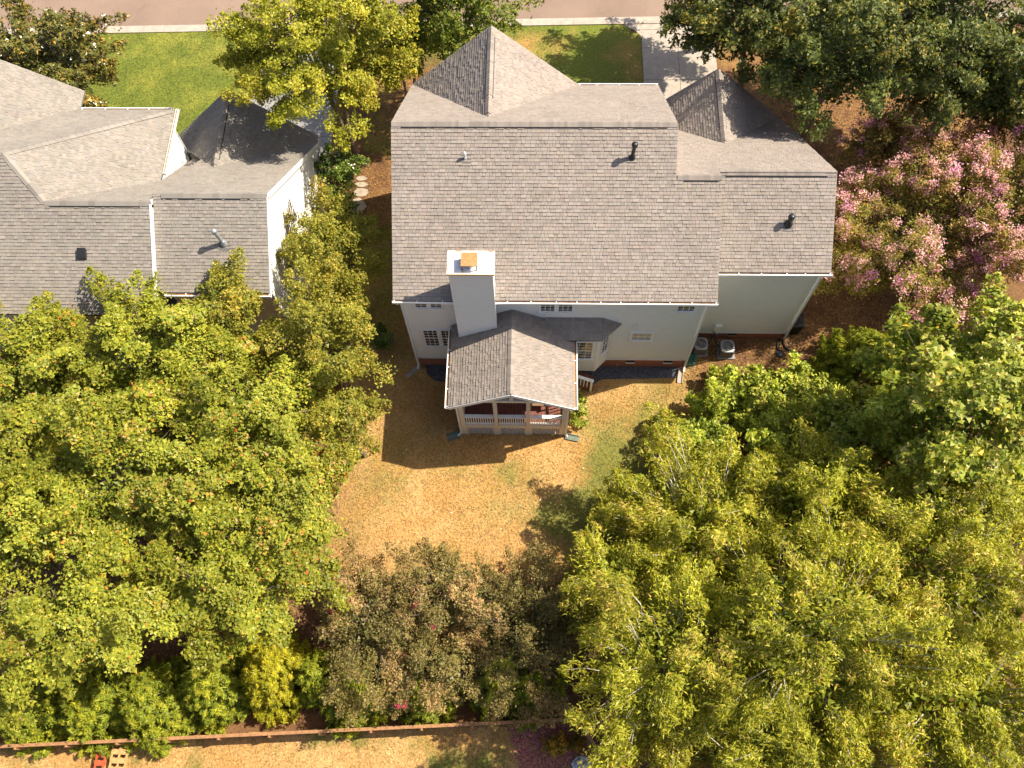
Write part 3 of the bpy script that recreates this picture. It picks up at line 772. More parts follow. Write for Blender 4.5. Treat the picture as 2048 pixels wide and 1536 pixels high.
downspout(house, [(PX - 2.77, 13.9, 4.25), (PX - 2.77, 13.9, 4.1), (-3.46, 14.14, 3.7), (-3.46, 14.14, 0.2), (-3.55, 14.08, 0.1), (-3.62, 14.02, 0.06)])
downspout(house, [(PX + 2.77, 13.9, 4.25), (PX + 2.77, 13.9, 4.1), (1.46, 14.1, 3.7), (1.46, 14.1, 0.2), (1.52, 14.0, 0.08)])
# windows in the rear wall
Yw = 17.695
def rw(x0, x1, z0, z1, c, r, **k): return window(house, (x0, Yw), (1, 0, 0), (0, -1, 0), x1 - x0, z0, z1, c, r, **k)
rw(-5.15, -4.62, 6.10, 7.25, 2, 3, casing=0.0595, sx=0); rw(-4.50, -3.99, 6.10, 7.25, 2, 3, casing=0.0595, sx=0)
rw(-5.10, -4.44, 2.28, 3.90, 3, 3, casing=0.0695, sx=0); rw(-4.30, -3.64, 2.28, 3.90, 3, 3, casing=0.0695, sx=0)
rw(0.18, 0.81, 5.84, 7.20, 3, 3, casing=0.0595, sx=0); rw(0.93, 1.57, 5.84, 7.20, 3, 3, casing=0.0595, sx=0)
rw(5.97, 6.72, 5.95, 7.20, 3, 3)
rw(4.33, 5.22, 3.08, 3.80, 3, 2, sash=False, blinds=0.12)
# wall fittings
MB().box(4.28, 4.42, 17.55, 17.70, 4.50, 4.64).obj('dryer_vent', 'siding_white', house)
m = MB(); m.tube([(3.95, 17.72, 0.46), (3.95, 17.60, 0.46), (3.95, 17.58, 0.36)], 0.02, 8); m.box(3.89, 4.01, 17.60, 17.63, 0.47, 0.49); m.obj('tap', 'galvanised', house)
m = MB(); m.box(8.55, 8.88, 19.12, 19.28, 1.05, 1.55); m.obj('meter_box', 'siding_white', house)
m = MB(); m.box(8.70, 8.84, 19.16, 19.28, 0.72, 0.92); m.obj('disconnect_box', 'siding_white', house)
m = MB(); m.tube([(8.62, 19.2, 1.05), (8.62, 19.2, 0.3), (8.75, 19.1, 0.12)], 0.02, 6); m.tube([(8.78, 19.2, 0.74), (8.78, 19.15, 0.3)], 0.018, 6); m.obj('conduit', 'galvanised', house)
# vents on the roof
roof_vent(house, (3.78, 22.2, Bz(0, 22.2)), 0.78, 0.075, 0.13, 'vent_black', 'vent_black', (0.02, 0.02))
roof_vent(house, (-2.90, 22.15, Bz(0, 22.15)), 0.30, 0.055, 0.06, 'trim', 'trim', collar=False)
roof_vent(house, (10.30, 20.4, Gz(0, 20.4)), 0.48, 0.10, 0.14, 'vent_black', 'vent_black')
# chimney
ch = MB(); ch.box(-3.30, -1.72, 17.03, 17.90, 0, 10.2); chim = ch.obj('chimney', 'siding', house)
def cw(name, o, u, n, w, z0):
    return lap_wall(name, chim, 'siding', o, u, n, z0, lambda z: (0, w), 10.15)
cw('cladding', (-3.32, 17.01, 0), (1, 0, 0), (0, -1, 0), 1.62, 3.9); cw('cladding', (-1.70, 17.02, 0), (0, 1, 0), (1, 0, 0), 0.88, 3.9); cw('cladding', (-3.32, 17.9, 0), (0, -1, 0), (-1, 0, 0), 0.88, 3.9)
m = MB()
for x in (-3.335, -1.685):
    m.box(x - 0.025, x + 0.025, 16.985, 17.05, 3.9, 10.16)
m.obj('corner_board', 'trim', chim)
MB().box(-3.42, -1.60, 16.91, 17.97, 10.17, 10.25).obj('chimney_cap', 'cap_rust', chim)
m = MB(); m.box(-3.425, -1.595, 16.905, 16.935, 10.20, 10.262); m.box(-3.1, -2.9, 17.93, 17.975, 10.2, 10.262); m.box(-1.85, -1.68, 17.93, 17.975, 10.2, 10.262); m.obj('rust_edge', 'rust', chim)
m = MB(); m.tube([(-2.55, 17.38, 10.25), (-2.55, 17.38, 10.55)], 0.2, 16); m.obj('flue', 'galvanised', chim)
m = MB()
for x in (-2.83, -2.27):
    for y in (17.12, 17.62): m.box(x - 0.02, x + 0.02, y - 0.02, y + 0.02, 10.25, 10.60)
m.box(-2.85, -2.25, 17.58, 17.64, 10.25, 10.6); m.obj('flue_screen', 'vent_black', chim)
m = MB(); m.prism([(-2.86, 17.08, 10.62), (-2.24, 17.08, 10.62), (-2.24, 17.66, 10.66), (-2.86, 17.66, 10.66)], (0, 0, -0.04)); m.obj('flue_lid', 'rust', chim)
# ---------------- bay window
bay = MB(); bay.prism([(0.5, 17.10, 0.9), (2.80, 17.10, 0.9), (3.38, 17.70, 0.9), (0.5, 17.70, 0.9)], (0, 0, 3.68)); bay = bay.obj('bay', 'siding', house)
lap_wall('bay_siding', bay, 'siding', (0.5, 17.085, 0), (1, 0, 0), (0, -1, 0), 0.9, lambda z: (0, 2.30), 4.55)
lap_wall('bay_siding', bay, 'siding', (2.81, 17.085, 0), (0.58, 0.61, 0), (0.61, -0.58, 0), 0.9, lambda z: (0, 0.82), 4.55)
m = MB(); m.box(2.74, 2.83, 17.05, 17.09, 0.9, 4.55); m.box(0.5, 2.86, 17.04, 17.07, 4.40, 4.56); m.obj('bay_trim', 'trim', bay)
window(house, (1.62, 17.07), (1, 0, 0), (0, -1, 0), 0.95, 2.35, 4.1, 3, 3)
window(house, (2.98, 17.25), (0.58, 0.61, 0), (0.61, -0.58, 0), 0.42, 2.35, 4.1, 2, 3, casing=0.06)
# ---------------- back porch
pc = 'cream_trim'
def part(mb, name, mat): return mb.obj(name, mat, house)
FLOOR = 1.24
nb = 31
for i in range(nb):
    x0 = -3.28 + 4.62 * i / nb; x1 = -3.28 + 4.62 * (i + 1) / nb - 0.008
    part(MB().box(x0, x1, 14.22, 17.68, FLOOR - 0.04, FLOOR), 'floor_board', 'deck_wood')
m = MB(); m.box(-3.36, 1.40, 14.12, 14.21, 0.90, FLOOR); m.box(-3.36, -3.28, 14.21, 17.66, 0.90, FLOOR); m.box(1.34, 1.40, 14.21, 17.66, 0.90, FLOOR); part(m, 'rim_board', pc)
POSTS = [-3.29, -1.76, -0.30, 1.32]
for i, x in enumerate(POSTS):
    w = 0.10 if i in (0, 3) else 0.085
    part(MB().box(x - w, x + w, 14.10, 14.27, 0.90, 4.22), 'post', pc)
    part(MB().box(x - 0.18, x + 0.18, 14.115, 14.20, 0.0, 0.90), 'pier', pc)
for y in (15.9, 17.55):
    for x in (-3.29, 1.32): part(MB().box(x - 0.08, x + 0.08, y - 0.08, y + 0.08, FLOOR, 4.22), 'post', pc)
m = MB(); m.box(-3.42, 1.46, 14.08, 14.29, 4.19, 4.40); m.box(-3.40, -3.18, 14.29, 17.66, 4.10, 4.31); m.box(1.22, 1.42, 14.29, 17.66, 4.10, 4.31); part(m, 'beam', pc)
part(MB().box(PX - 0.09, PX + 0.09, 14.10, 14.27, 4.40, 5.70), 'king_post', pc)
m = MB(); m.bar((-3.45, 14.18, 4.32), (PX, 14.18, 5.72), 0.1, 0.16); m.bar((PX, 14.18, 5.72), (1.42, 14.18, 4.32), 0.1, 0.16); part(m, 'gable_rafter', pc)
for a, b_ in zip(POSTS[:-1], POSTS[1:]):
    a += 0.1; b_ -= 0.1
    part(MB().box(a, b_, 14.11, 14.27, 2.20, 2.27), 'hand_rail', 'trim'); part(MB().box(a, b_, 14.15, 14.23, 1.33, 1.39), 'bottom_rail', 'trim')
    n = 12
    for i in range(n):
        x = a + (b_ - a) * (i + 0.7) / (n + 0.4); part(MB().box(x - 0.022, x + 0.022, 14.165, 14.215, 1.39, 2.20), 'baluster', 'trim')
    # lattice panel
    L = MB(); z0, z1 = 0.03, 0.88; s = 0.19; xa, xb = a + 0.09, b_ - 0.09
    for sg, yy in ((1, 14.15), (-1, 14.165)):
        k = -(z1 - z0)
        while k < (xb - xa):
            p, q = (xa + k, z0), (xa + k + (z1 - z0), z1)
            lo = max(0, -k); hi = min(z1 - z0, (xb - xa) - k)
            if hi > lo:
                X0, X1 = xa + k + lo, xa + k + hi
                if sg < 0: X0, X1 = xa + xb - X0, xa + xb - X1
                L.bar((X0, yy, z0 + lo), (X1, yy, z0 + hi), 0.012, 0.042, (0, 1, 0.0001)) if False else L.bar((X0, yy, z0 + lo), (X1, yy, z0 + hi), 0.028, 0.010, (0, 1, 0))
            k += s
    part(L, 'lattice_panel', 'trim')
for x in (-3.29, 1.32):
    for y0, y1 in ((14.27, 15.82), (15.98, 17.47)):
        part(MB().box(x - 0.05, x + 0.05, y0, y1, 2.20, 2.27), 'hand_rail', 'trim'); part(MB().box(x - 0.03, x + 0.03, y0, y1, 1.33, 1.39), 'bottom_rail', 'trim')
        for i in range(10):
            y = y0 + (y1 - y0) * (i + 0.5) / 10; part(MB().box(x - 0.02, x + 0.02, y - 0.02, y + 0.02, 1.39, 2.20), 'baluster', 'trim')
part(MB().box(-3.34, -3.26, 14.3, 17.6, 0.0, 0.9), 'skirt', pc); part(MB().box(1.30, 1.38, 14.3, 17.6, 0.0, 0.9), 'skirt', pc)
# stairs beside the porch
for i in range(5):
    x = 1.42 + 0.27 * i; z = FLOOR - 0.2 * (i + 0.4) if i else FLOOR - 0.02
    for k in range(2):
        part(MB().box(x + 0.134 * k, x + 0.134 * k + 0.128, 16.42, 17.06, z - 0.035, z), 'step_board', 'deck_wood')
m = MB(); m.bar((1.42, 16.42, 1.05), (2.78, 16.42, 0.1), 0.05, 0.24); m.bar((1.42, 17.05, 1.05), (2.78, 17.05, 0.1), 0.05, 0.24); part(m, 'stringer', 'deck_wood')
part(MB().box(2.60, 2.70, 16.34, 16.44, 0, 1.25), 'newel_post', 'trim')
m = MB(); m.bar((1.42, 16.39, 2.12), (2.72, 16.39, 1.24), 0.15, 0.05); part(m, 'stair_rail', 'trim')
for i in range(7):
    x = 1.52 + 0.155 * i; part(MB().box(x - 0.022, x + 0.022, 16.365, 16.41, 1.12 - 0.66 * (x - 1.42) + 0.1, 2.10 - 0.677 * (x - 1.42)), 'baluster', 'trim')

# ------------------------------------------------------------------ the neighbouring house
nh = thing('white_house', 'white clapboard neighbouring house with weathered grey shingle hip and gable roofs', 'house', (-17, 23, 0))
rg = np.random.default_rng(12)
NB = np.array((0.235, 0.210, 0.185))
WR = plane_fn('y', 21.31, 9.05, 0.61); WF = plane_fn('y', 21.31, 9.05, -0.835)
MBk = plane_fn('y', 20.88, 9.10, 0.60); W2 = plane_fn('y', 20.88, 9.10, -0.835)
RXe, Rze, RK, FY, FK = -16.85, 6.9, 0.62, 27.45, 0.653
RP = lambda x, y: Rze + RK * (RXe - x)
FP = lambda x, y: Rze + FK * (FY - y)
nr = []
nr.append(pts(WR, (-15.95, 17.86), (-11.2, 17.86), (-11.2, 21.31), (-15.95, 21.31)))
nr.append(pts(WF, (-11.2, 28.84), (-18.6, 28.84), (-18.6, 27.0), (-15.98, 27.0), (-15.98, 21.31), (-11.2, 21.31)))
nr.append(pts(W2, (-15.98, 27.0), (-16.80, 27.0), (-16.80, 23.52), (-20.4, 20.88), (-15.98, 20.88)))
nr.append(pts(MBk, (-31, 16.9), (-16.0, 16.9), (-16.0, 20.88), (-20.4, 20.88), (-22.0, 22.55), (-31, 22.55)))
nr.append([(RXe, 23.50, Rze), (RXe, 27.45, Rze), (-22.0, 22.55, RP(-22.0, 0)), (-20.4, 20.88, RP(-20.4, 0))])
nr.append(pts(FP, (RXe, 27.45), (-31, 27.45), (-31, 22.55), (-22.0, 22.55)))
# gable at the street side of the left block
nr.append([(-21.35, 28.6, 6.85), (-21.35, 27.4, 6.85), (-25.8, 22.7, 10.0), (-25.8, 28.6, 10.0)])
# garage gable, ridge x=-14.9
nr.append([(-11.3, 29.3, 2.72), (-11.3, 28.8, 2.72), (-14.9, 24.8, 6.13), (-14.9, 29.3, 6.13)])
nr.append([(-18.5, 28.8, 2.72), (-18.5, 29.3, 2.72), (-14.9, 29.3, 6.13), (-14.9, 24.8, 6.13)])
dk = MB()
for p in nr: deck(dk, p)
nroof = dk.obj('roof', 'roof_deck', nh)
tabs = []
for p in nr: tabs += [t for t in shingle_tabs(p, NB, rg) if t[0][0][0] > -27]
finish_shingles(nroof, tabs)
ridge_caps(nroof, (-15.6, 21.31, 9.05), (-11.22, 21.31, 9.05), (0, -0.61, 1), (0, 0.835, 1), NB, rg, 0.0, 3.4, expo=0.3)
ridge_caps(nroof, (-20.4, 20.88, 9.10), (-16.02, 20.88, 9.10), (0, -0.6, 1), (0, 0.835, 1), NB, rg, 0.2, 3.7, expo=0.3)
ridge_caps(nroof, (-14.9, 29.25, 6.13), (-14.9, 25.0, 6.13), (0.94, 0, 1), (-0.94, 0, 1), NB, rg, 0.6, 3.6, expo=0.3)
ridge_caps(nroof, (RXe - 0.1, 27.35, Rze + 0.08), (-22.0, 22.55, RP(-22.0, 0)), (0.62, 0, 1), (0, 0.653, 1), NB, rg, expo=0.3, half=0.13)
ridge_caps(nroof, (-20.4, 20.88, RP(-20.4, 0)), (-22.0, 22.55, RP(-22.0, 0)), (0.62, 0, 1), (0, -0.6, 1), NB, rg, expo=0.3, half=0.13)
def nrng(y0, y1):
    def f(z):
        a, b = y0, y1
        while WR(0, a) - 0.14 < z and a < 21.3: a += 0.02
        while WF(0, b) - 0.14 < z and b > 21.3: b -= 0.02
        return (a, b)
    return f
lap_wall('wall', nh, 'siding_white', (-11.36, 0, 0), (0, 1, 0), (1, 0, 0), 0.3, nrng(18.25, 28.5), 8.85)
MB().box(-15.8, -11.38, 18.25, 18.3, 0, 7.0).obj('wall', 'siding_white', nh)
MB().box(-31, -16.07, 17.2, 17.3, 0, 6.7).obj('wall', 'siding_white', nh)
MB().box(-17.25, -17.15, 22.8, 27.1, 2, 6.86).obj('wall', 'siding_white', nh)
MB().box(-31, -17.15, 27.05, 27.15, 0, 6.85).obj('wall', 'siding_white', nh)
MB().prism([(-18.3, 28.75, 2.6), (-11.5, 28.75, 2.6), (-14.9, 28.75, 5.95)], (0, 0.05, 0)).obj('wall', 'siding_white', nh)
MB().box(-18.3, -11.38, 28.4, 28.5, 0, 2.8).obj('wall', 'siding_white', nh)
MB().prism([(-30, 28.3, 6.8), (-21.5, 28.3, 6.8), (-25.8, 28.3, 9.85)], (0, 0.05, 0)).obj('wall', 'siding_white', nh)
MB().box(-31, -11.4, 18.35, 28.3, -0.1, 0.3).obj('foundation', 'brick', nh)
fa = MB()
rake((-11.18, 17.86, WR(0, 17.86)), (-11.18, 21.31, 9.05)); rake((-11.18, 21.31, 9.05), (-11.18, 28.84, WF(0, 28.84)), h=0.24)
fa.bar((-15.985, 16.9, MBk(0, 16.9) - 0.14), (-15.985, 20.88, 9.10 - 0.14), 0.03, 0.34); fa.bar((-15.985, 20.88, 8.98), (-15.985, 21.2, 8.72), 0.03, 0.34)
fa.box(-15.69, -11.2, 17.87, 17.89, 6.7, 6.92)
fa.obj('fascia', 'trim', nh)
# wall of the taller block above the wing roof
MB().prism([(-16.06, 17.1, 6.0), (-16.06, 20.8, 6.0), (-16.06, 20.8, 8.9), (-16.06, 17.1, 6.72)], (0.06, 0, 0)).obj('wall', 'siding_white', nh)
gutter(nh, (RXe - 0.1, 27.47, 6.88), (-21.3, 27.47, 6.88), (0, 1, 0), seed=6)
gutter(nh, (RXe + 0.02, 23.9, 6.88), (RXe + 0.02, 27.55, 6.88), (1, 0, 0), seed=7)
gutter(nh, (-15.7, 17.84, 6.9), (-11.15, 17.84, 6.9), (0, -1, 0), seed=8)
downspout(nh, [(-11.15, 28.6, 2.6), (-11.28, 28.45, 2.3), (-11.28, 28.45, 0.1)])
# two tall windows in the side wall
for y in (22.0, 22.75):
    window(nh, (-11.35, y), (0, 1, 0), (1, 0, 0), 0.62, 4.3, 5.9, 2, 3)
roof_vent(nh, (-13.05, 19.6, WR(0, 19.6)), 0.95, 0.085, 0.12, 'galvanised', 'galvanised', (-0.12, 0.0))
m = MB(); z = MBk(0, 19.0); m.prism([(-19.1, 18.85, z - 0.1), (-18.75, 18.85, z - 0.1), (-18.75, 19.2, z + 0.1), (-19.1, 19.2, z + 0.1)], (0, 0, 0.2)); m.obj('box_vent', 'vent_black', nh)

# ------------------------------------------------------------------ things around the house
def ac_unit(x, y, label, dirt):
    t = thing('air_conditioner', label, 'air conditioner', (x, y, 0.08), 'air conditioners behind the garage')
    w, h = 0.31, 0.72
    b = MB()
    for i in range(9):
        z0 = 0.10 + (h - 0.14) * i / 9; b.box(x - w, x + w, y - w, y + w, z0, z0 + (h - 0.14) / 9 - 0.018); b.box(x - w + 0.02, x + w - 0.02, y - w + 0.02, y + w - 0.02, z0 + 0.04, z0 + 0.075)
    b.obj('body', 'ac_body', t)
    rim = MB(); n = 24; R0, R1 = 0.33, 0.26
    def sq(k, r_, z):
        a = 2 * math.pi * k / n; c, s = math.cos(a), math.sin(a); e = (abs(c) ** 4 + abs(s) ** 4) ** 0.25; return (x + r_ * c / e, y + r_ * s / e, z)
    vs = [sq(k, R0, h - 0.02) for k in range(n)] + [sq(k, R0, h + 0.03) for k in range(n)] + [(x + R1 * math.cos(2 * math.pi * k / n), y + R1 * math.sin(2 * math.pi * k / n), h + 0.045) for k in range(n)] + [(x + R1 * math.cos(2 * math.pi * k / n), y + R1 * math.sin(2 * math.pi * k / n), h - 0.05) for k in range(n)]
    fs = []
    for j in range(3):
        for k in range(n): fs.append((j * n + k, j * n + (k + 1) % n, (j + 1) * n + (k + 1) % n, (j + 1) * n + k))
    rim.add(vs, fs); rim.obj('top_rim', 'ac_metal', t)
    MB().lathe((x, y, h - 0.09), [(0.265, 0), (0.265, 0.01)], 20).obj('well', 'dark_gap', t)
    f = MB()
    for k in range(3):
        a = 2 * math.pi * k / 3 + dirt
        c0, s0 = math.cos(a), math.sin(a)
        f.add([(x + 0.05 * c0 - 0.04 * s0, y + 0.05 * s0 + 0.04 * c0, h - 0.06), (x + 0.05 * c0 + 0.04 * s0, y + 0.05 * s0 - 0.04 * c0, h - 0.03), (x + 0.24 * c0 + 0.10 * s0, y + 0.24 * s0 - 0.10 * c0, h - 0.01), (x + 0.24 * c0 - 0.09 * s0, y + 0.24 * s0 + 0.09 * c0, h - 0.06)], [(0, 1, 2, 3)])
    f.lathe((x, y, h - 0.06), [(0.07, 0), (0.07, 0.05), (0.03, 0.07)], 12); f.obj('fan', 'ac_metal', t)
    gr = MB()
    for r_ in (0.08, 0.13, 0.18, 0.23):
        gr.tube([(x + r_ * math.cos(2 * math.pi * k / 20), y + r_ * math.sin(2 * math.pi * k / 20), h + 0.05) for k in range(21)], 0.004, 4, False)
    for k in range(6):
        a = math.pi * k / 6; gr.tube([(x - 0.27 * math.cos(a), y - 0.27 * math.sin(a), h + 0.045), (x + 0.27 * math.cos(a), y + 0.27 * math.sin(a), h + 0.045)], 0.004, 4, False)
    gr.obj('grille', 'ac_metal', t)
    return t
ac_unit(7.97, 18.62, 'air conditioner with clean grey fan guard, tucked beside the house corner and hose', 0.3)
ac_unit(9.24, 18.50, 'air conditioner with dusty pale fan guard, standing alone on the wider slab', 1.1)
tag(MB().box(7.55, 8.40, 18.25, 19.05, 0, 0.08).obj('concrete_pad', 'concrete_grey'), 'grey concrete pad under the air conditioner beside the hose', 'pad')
tag(MB().box(8.86, 9.70, 18.12, 18.95, 0, 0.08).obj('concrete_pad', 'concrete_grey'), 'grey concrete pad under the dusty air conditioner away from the corner', 'pad')
m = MB(); m.tube([(8.78, 19.25, 0.5), (8.72, 19.05, 0.35), (8.85, 18.85, 0.2), (8.95, 18.72, 0.22)], 0.03, 6); m.tube([(8.66, 19.25, 0.5), (8.55, 19.05, 0.4), (8.42, 18.85, 0.3), (8.27, 18.75, 0.3)], 0.03, 6)
tag(m.obj('refrigerant_line', 'black_rubber'), 'black insulated pipes from the wall to the air conditioners', 'pipe')
# garden hose
m = MB(); pp = []; rgh = np.random.default_rng(5)
for k in range(150):
    a = 2 * math.pi * k / 17; r_ = 0.24 + 0.09 * math.sin(k * 0.37) + 0.03 * rgh.random()
    pp.append((7.50 + 0.06 * math.sin(k * 0.11) + r_ * math.cos(a), 18.12 + 0.22 * math.sin(k * 0.05) + r_ * 0.9 * math.sin(a), 0.03 + 0.0012 * k))
pp += [(7.75, 17.75, 0.03), (7.5, 17.62, 0.03), (7.30, 17.66, 0.03)]
m.tube(pp, 0.017, 6); tag(m.obj('garden_hose', 'hose', smooth=True), 'tangled teal garden hose on the ground at the house corner', 'hose')
# splash blocks and edging boards
def tray(name, c, ang, L, W, mat, label, cat='splash block'):
    a = math.radians(ang); u = (math.cos(a), math.sin(a)); v = (-u[1], u[0]); m = MB()
    def P(s, t_, z): return (c[0] + u[0] * s + v[0] * t_, c[1] + u[1] * s + v[1] * t_, z)
    def b(s0, s1, t0, t1, z0, z1): m.prism([P(s0, t0, z0), P(s1, t0, z0), P(s1, t1, z0), P(s0, t1, z0)], (0, 0, z1 - z0))
    b(0, L, -W / 2, W / 2, 0.0, 0.03); b(0, L, -W / 2, -W / 2 + 0.03, 0.03, 0.09); b(0, L, W / 2 - 0.03, W / 2, 0.03, 0.09); b(0, 0.04, -W / 2 + 0.03, W / 2 - 0.03, 0.03, 0.09)
    return tag(m.obj(name, mat), label, cat)
tray('splash_block', (-5.70, 17.55), 222, 0.75, 0.24, 'concrete', 'narrow concrete splash block slanting out below the corner downspout by the maples')
tray('splash_block', (7.06, 17.55), 262, 0.72, 0.26, 'concrete', 'concrete splash trough below the downspout beside the garden hose')
tray('splash_block', (-3.55, 14.12), 200, 0.62, 0.34, 'green_plastic', 'dark green splash block at the shaded corner of the porch')
tray('splash_block', (1.45, 14.06), -12, 0.62, 0.30, 'green_plastic', 'pale green splash block at the sunny corner of the porch')
# drain and hoses by the garage corner
t = thing('yard_drain', 'round black drain cover set in the ground near the garage corner', 'drain', (11.9, 18.45, 0))
m = MB(); m.lathe((11.9, 18.45, 0), [(0.20, 0), (0.20, 0.05), (0.15, 0.06), (0.14, 0.045)], 20); m.obj('collar', 'black_rubber', t)
m = MB(); m.lathe((11.9, 18.45, 0.04), [(0.13, 0), (0.13, 0.02)], 20); m.obj('grate', 'pot_grey', t)
m = MB(); m.tube([(12.16, 19.2, 0.12), (12.14, 19.0, 0.07), (12.2, 18.8, 0.06), (12.35, 18.62, 0.06), (12.6, 18.5, 0.06), (13.0, 18.42, 0.05)], 0.055, 8)
tag(m.obj('drain_pipe', 'black_rubber', smooth=True), 'black corrugated drain pipe curving away from the garage corner', 'pipe')
m = MB(); m.tube([(12.0, 19.25, 0.05), (11.85, 19.0, 0.05), (11.80, 18.75, 0.05), (11.85, 18.6, 0.05)], 0.05, 8)
tag(m.obj('drain_pipe', 'black_rubber', smooth=True), 'short black drain pipe running to the round drain cover', 'pipe')
# black bin beside the garage
t = thing('rubbish_bin', 'black plastic bin with pale label patch standing beside the garage wall', 'bin', (12.62, 19.75, 0))
m = MB(); vs = []
for w, z in ((0.24, 0.0), (0.30, 0.95)):
    vs += [(12.62 - w, 19.75 - w, z), (12.62 + w, 19.75 - w, z), (12.62 + w, 19.75 + w, z), (12.62 - w, 19.75 + w, z)]
m.add(vs, [(3, 2, 1, 0), (4, 5, 6, 7), (0, 1, 5, 4), (1, 2, 6, 5), (2, 3, 7, 6), (3, 0, 4, 7)]); m.obj('bin_body', 'bin_black', t)
m = MB(); m.prism([(12.28, 19.40, 0.96), (12.96, 19.40, 0.96), (12.96, 20.10, 1.02), (12.28, 20.10, 1.02)], (0, 0, 0.05)); m.obj('lid', 'bin_black', t)
MB().prism([(12.42, 19.70, 1.041), (12.56, 19.70, 1.041), (12.56, 19.90, 1.058), (12.42, 19.90, 1.058)], (0, 0, 0.004)).obj('label_patch', 'label_white', t)
m = MB(); m.bar((12.3, 20.14, 0.98), (12.94, 20.14, 0.98), 0.04, 0.04); m.obj('handle', 'bin_black', t)
for x in (12.36, 12.88):
    m = MB(); m.tube([(x - 0.03, 19.98, 0.12), (x + 0.03, 19.98, 0.12)], 0.12, 14); m.obj('wheel', 'black_rubber', t)
# porch furniture
t = thing('lounge_chair', 'brown wicker lounge chair with pale frame standing on the porch boards', 'chair', (0.25, 15.2, FLOOR))
m = MB(); m.box(-0.15, 0.55, 14.95, 15.55, FLOOR + 0.36, FLOOR + 0.44); m.obj('seat', 'wicker', t)
m = MB(); m.prism([(-0.15, 15.55, FLOOR + 0.42), (0.55, 15.55, FLOOR + 0.42), (0.55, 15.95, FLOOR + 1.0), (-0.15, 15.95, FLOOR + 1.0)], (0, 0.06, 0.0)); m.obj('backrest', 'wicker', t)
for x in (-0.19, 0.59):
    m = MB(); m.bar((x, 14.9, FLOOR + 0.62), (x, 15.75, FLOOR + 0.66), 0.07, 0.04); m.obj('armrest', 'tan_wood', t)
    for y in (14.95, 15.6): MB().box(x - 0.03, x + 0.03, y - 0.03, y + 0.03, FLOOR, FLOOR + 0.62).obj('leg', 'tan_wood', t)
t = thing('ceiling_fan', 'white ceiling fan hanging under the porch roof', 'fan', (-2.1, 15.0, 3.6))
MB().lathe((-2.1, 15.0, 3.55), [(0.05, 0), (0.13, 0.04), (0.13, 0.14), (0.04, 0.18), (0.02, 0.2), (0.02, 1.7)], 12).obj('motor', 'trim', t)
for k in range(5):
    a = 2 * math.pi * k / 5 + 0.4; c0, s0 = math.cos(a), math.sin(a)
    m = MB(); m.prism([(-2.1 + 0.15 * c0 - 0.05 * s0, 15 + 0.15 * s0 + 0.05 * c0, 3.62), (-2.1 + 0.15 * c0 + 0.05 * s0, 15 + 0.15 * s0 - 0.05 * c0, 3.60), (-2.1 + 0.62 * c0 + 0.07 * s0, 15 + 0.62 * s0 - 0.07 * c0, 3.60), (-2.1 + 0.62 * c0 - 0.07 * s0, 15 + 0.62 * s0 + 0.07 * c0, 3.62)], (0, 0, 0.012)); m.obj('blade', 'trim', t)

# ------------------------------------------------------------------ fence, pallets, boulder at the far end of the garden
def fence(label, a, b, side, h=1.25):
    a, b = np.array(a, float), np.array(b, float); L = np.linalg.norm(b - a); d = (b - a) / L; nv = np.array((-d[1], d[0])) * side
    t = thing('picket_fence', label, 'fence', (a[0], a[1], 0), 'wooden fence round the yard')
    rgf = np.random.default_rng(int(abs(a[0] * 100)))
    def P(s, o_): q = a + d * s + nv * o_; return q
    s = 0.0
    while s < L:
        hh = h + rgf.uniform(-0.03, 0.03); q0, q1 = P(s, 0.0), P(s + 0.135, 0.0); q2, q3 = P(s + 0.135, 0.022), P(s, 0.022)
        MB().prism([(q0[0], q0[1], 0.04), (q1[0], q1[1], 0.04), (q2[0], q2[1], 0.04), (q3[0], q3[1], 0.04)], (0, 0, hh)).obj('picket', 'fence_wood', t)
        s += 0.165
    for z in (0.3, 1.05):
        p, q = P(0, -0.026), P(L, -0.026); MB().bar((p[0], p[1], z), (q[0], q[1], z), 0.045, 0.09).obj('rail', 'fence_wood', t)
    p, q = P(0, -0.005), P(L, -0.005); MB().bar((p[0], p[1], h + 0.07), (q[0], q[1], h + 0.07), 0.13, 0.035).obj('cap_rail', 'fence_wood', t)
    n = max(1, int(round(L / 2.15)))
    for i in range(n + 1):
        p = P(L * i / n, -0.10); q = MB(); q.box(p[0] - 0.05, p[0] + 0.05, p[1] - 0.05, p[1] + 0.05, 0, h + 0.02)
        po = q.obj('post', 'fence_wood', t)
        c = MB(); c.add([(p[0] - 0.06, p[1] - 0.06, h + 0.02), (p[0] + 0.06, p[1] - 0.06, h + 0.02), (p[0] + 0.06, p[1] + 0.06, h + 0.02), (p[0] - 0.06, p[1] + 0.06, h + 0.02), (p[0], p[1], h + 0.1)], [(0, 1, 4), (1, 2, 4), (2, 3, 4), (3, 0, 4), (3, 2, 1, 0)]); c.obj('post_cap', 'fence_wood', po)
fence('long brown picket fence behind the row of conifers', (-23.0, -0.05), (1.68, 1.50), 1)
fence('short brown picket fence angling back from the mulch bed corner', (1.80, 1.42), (5.2, -2.6), 1)
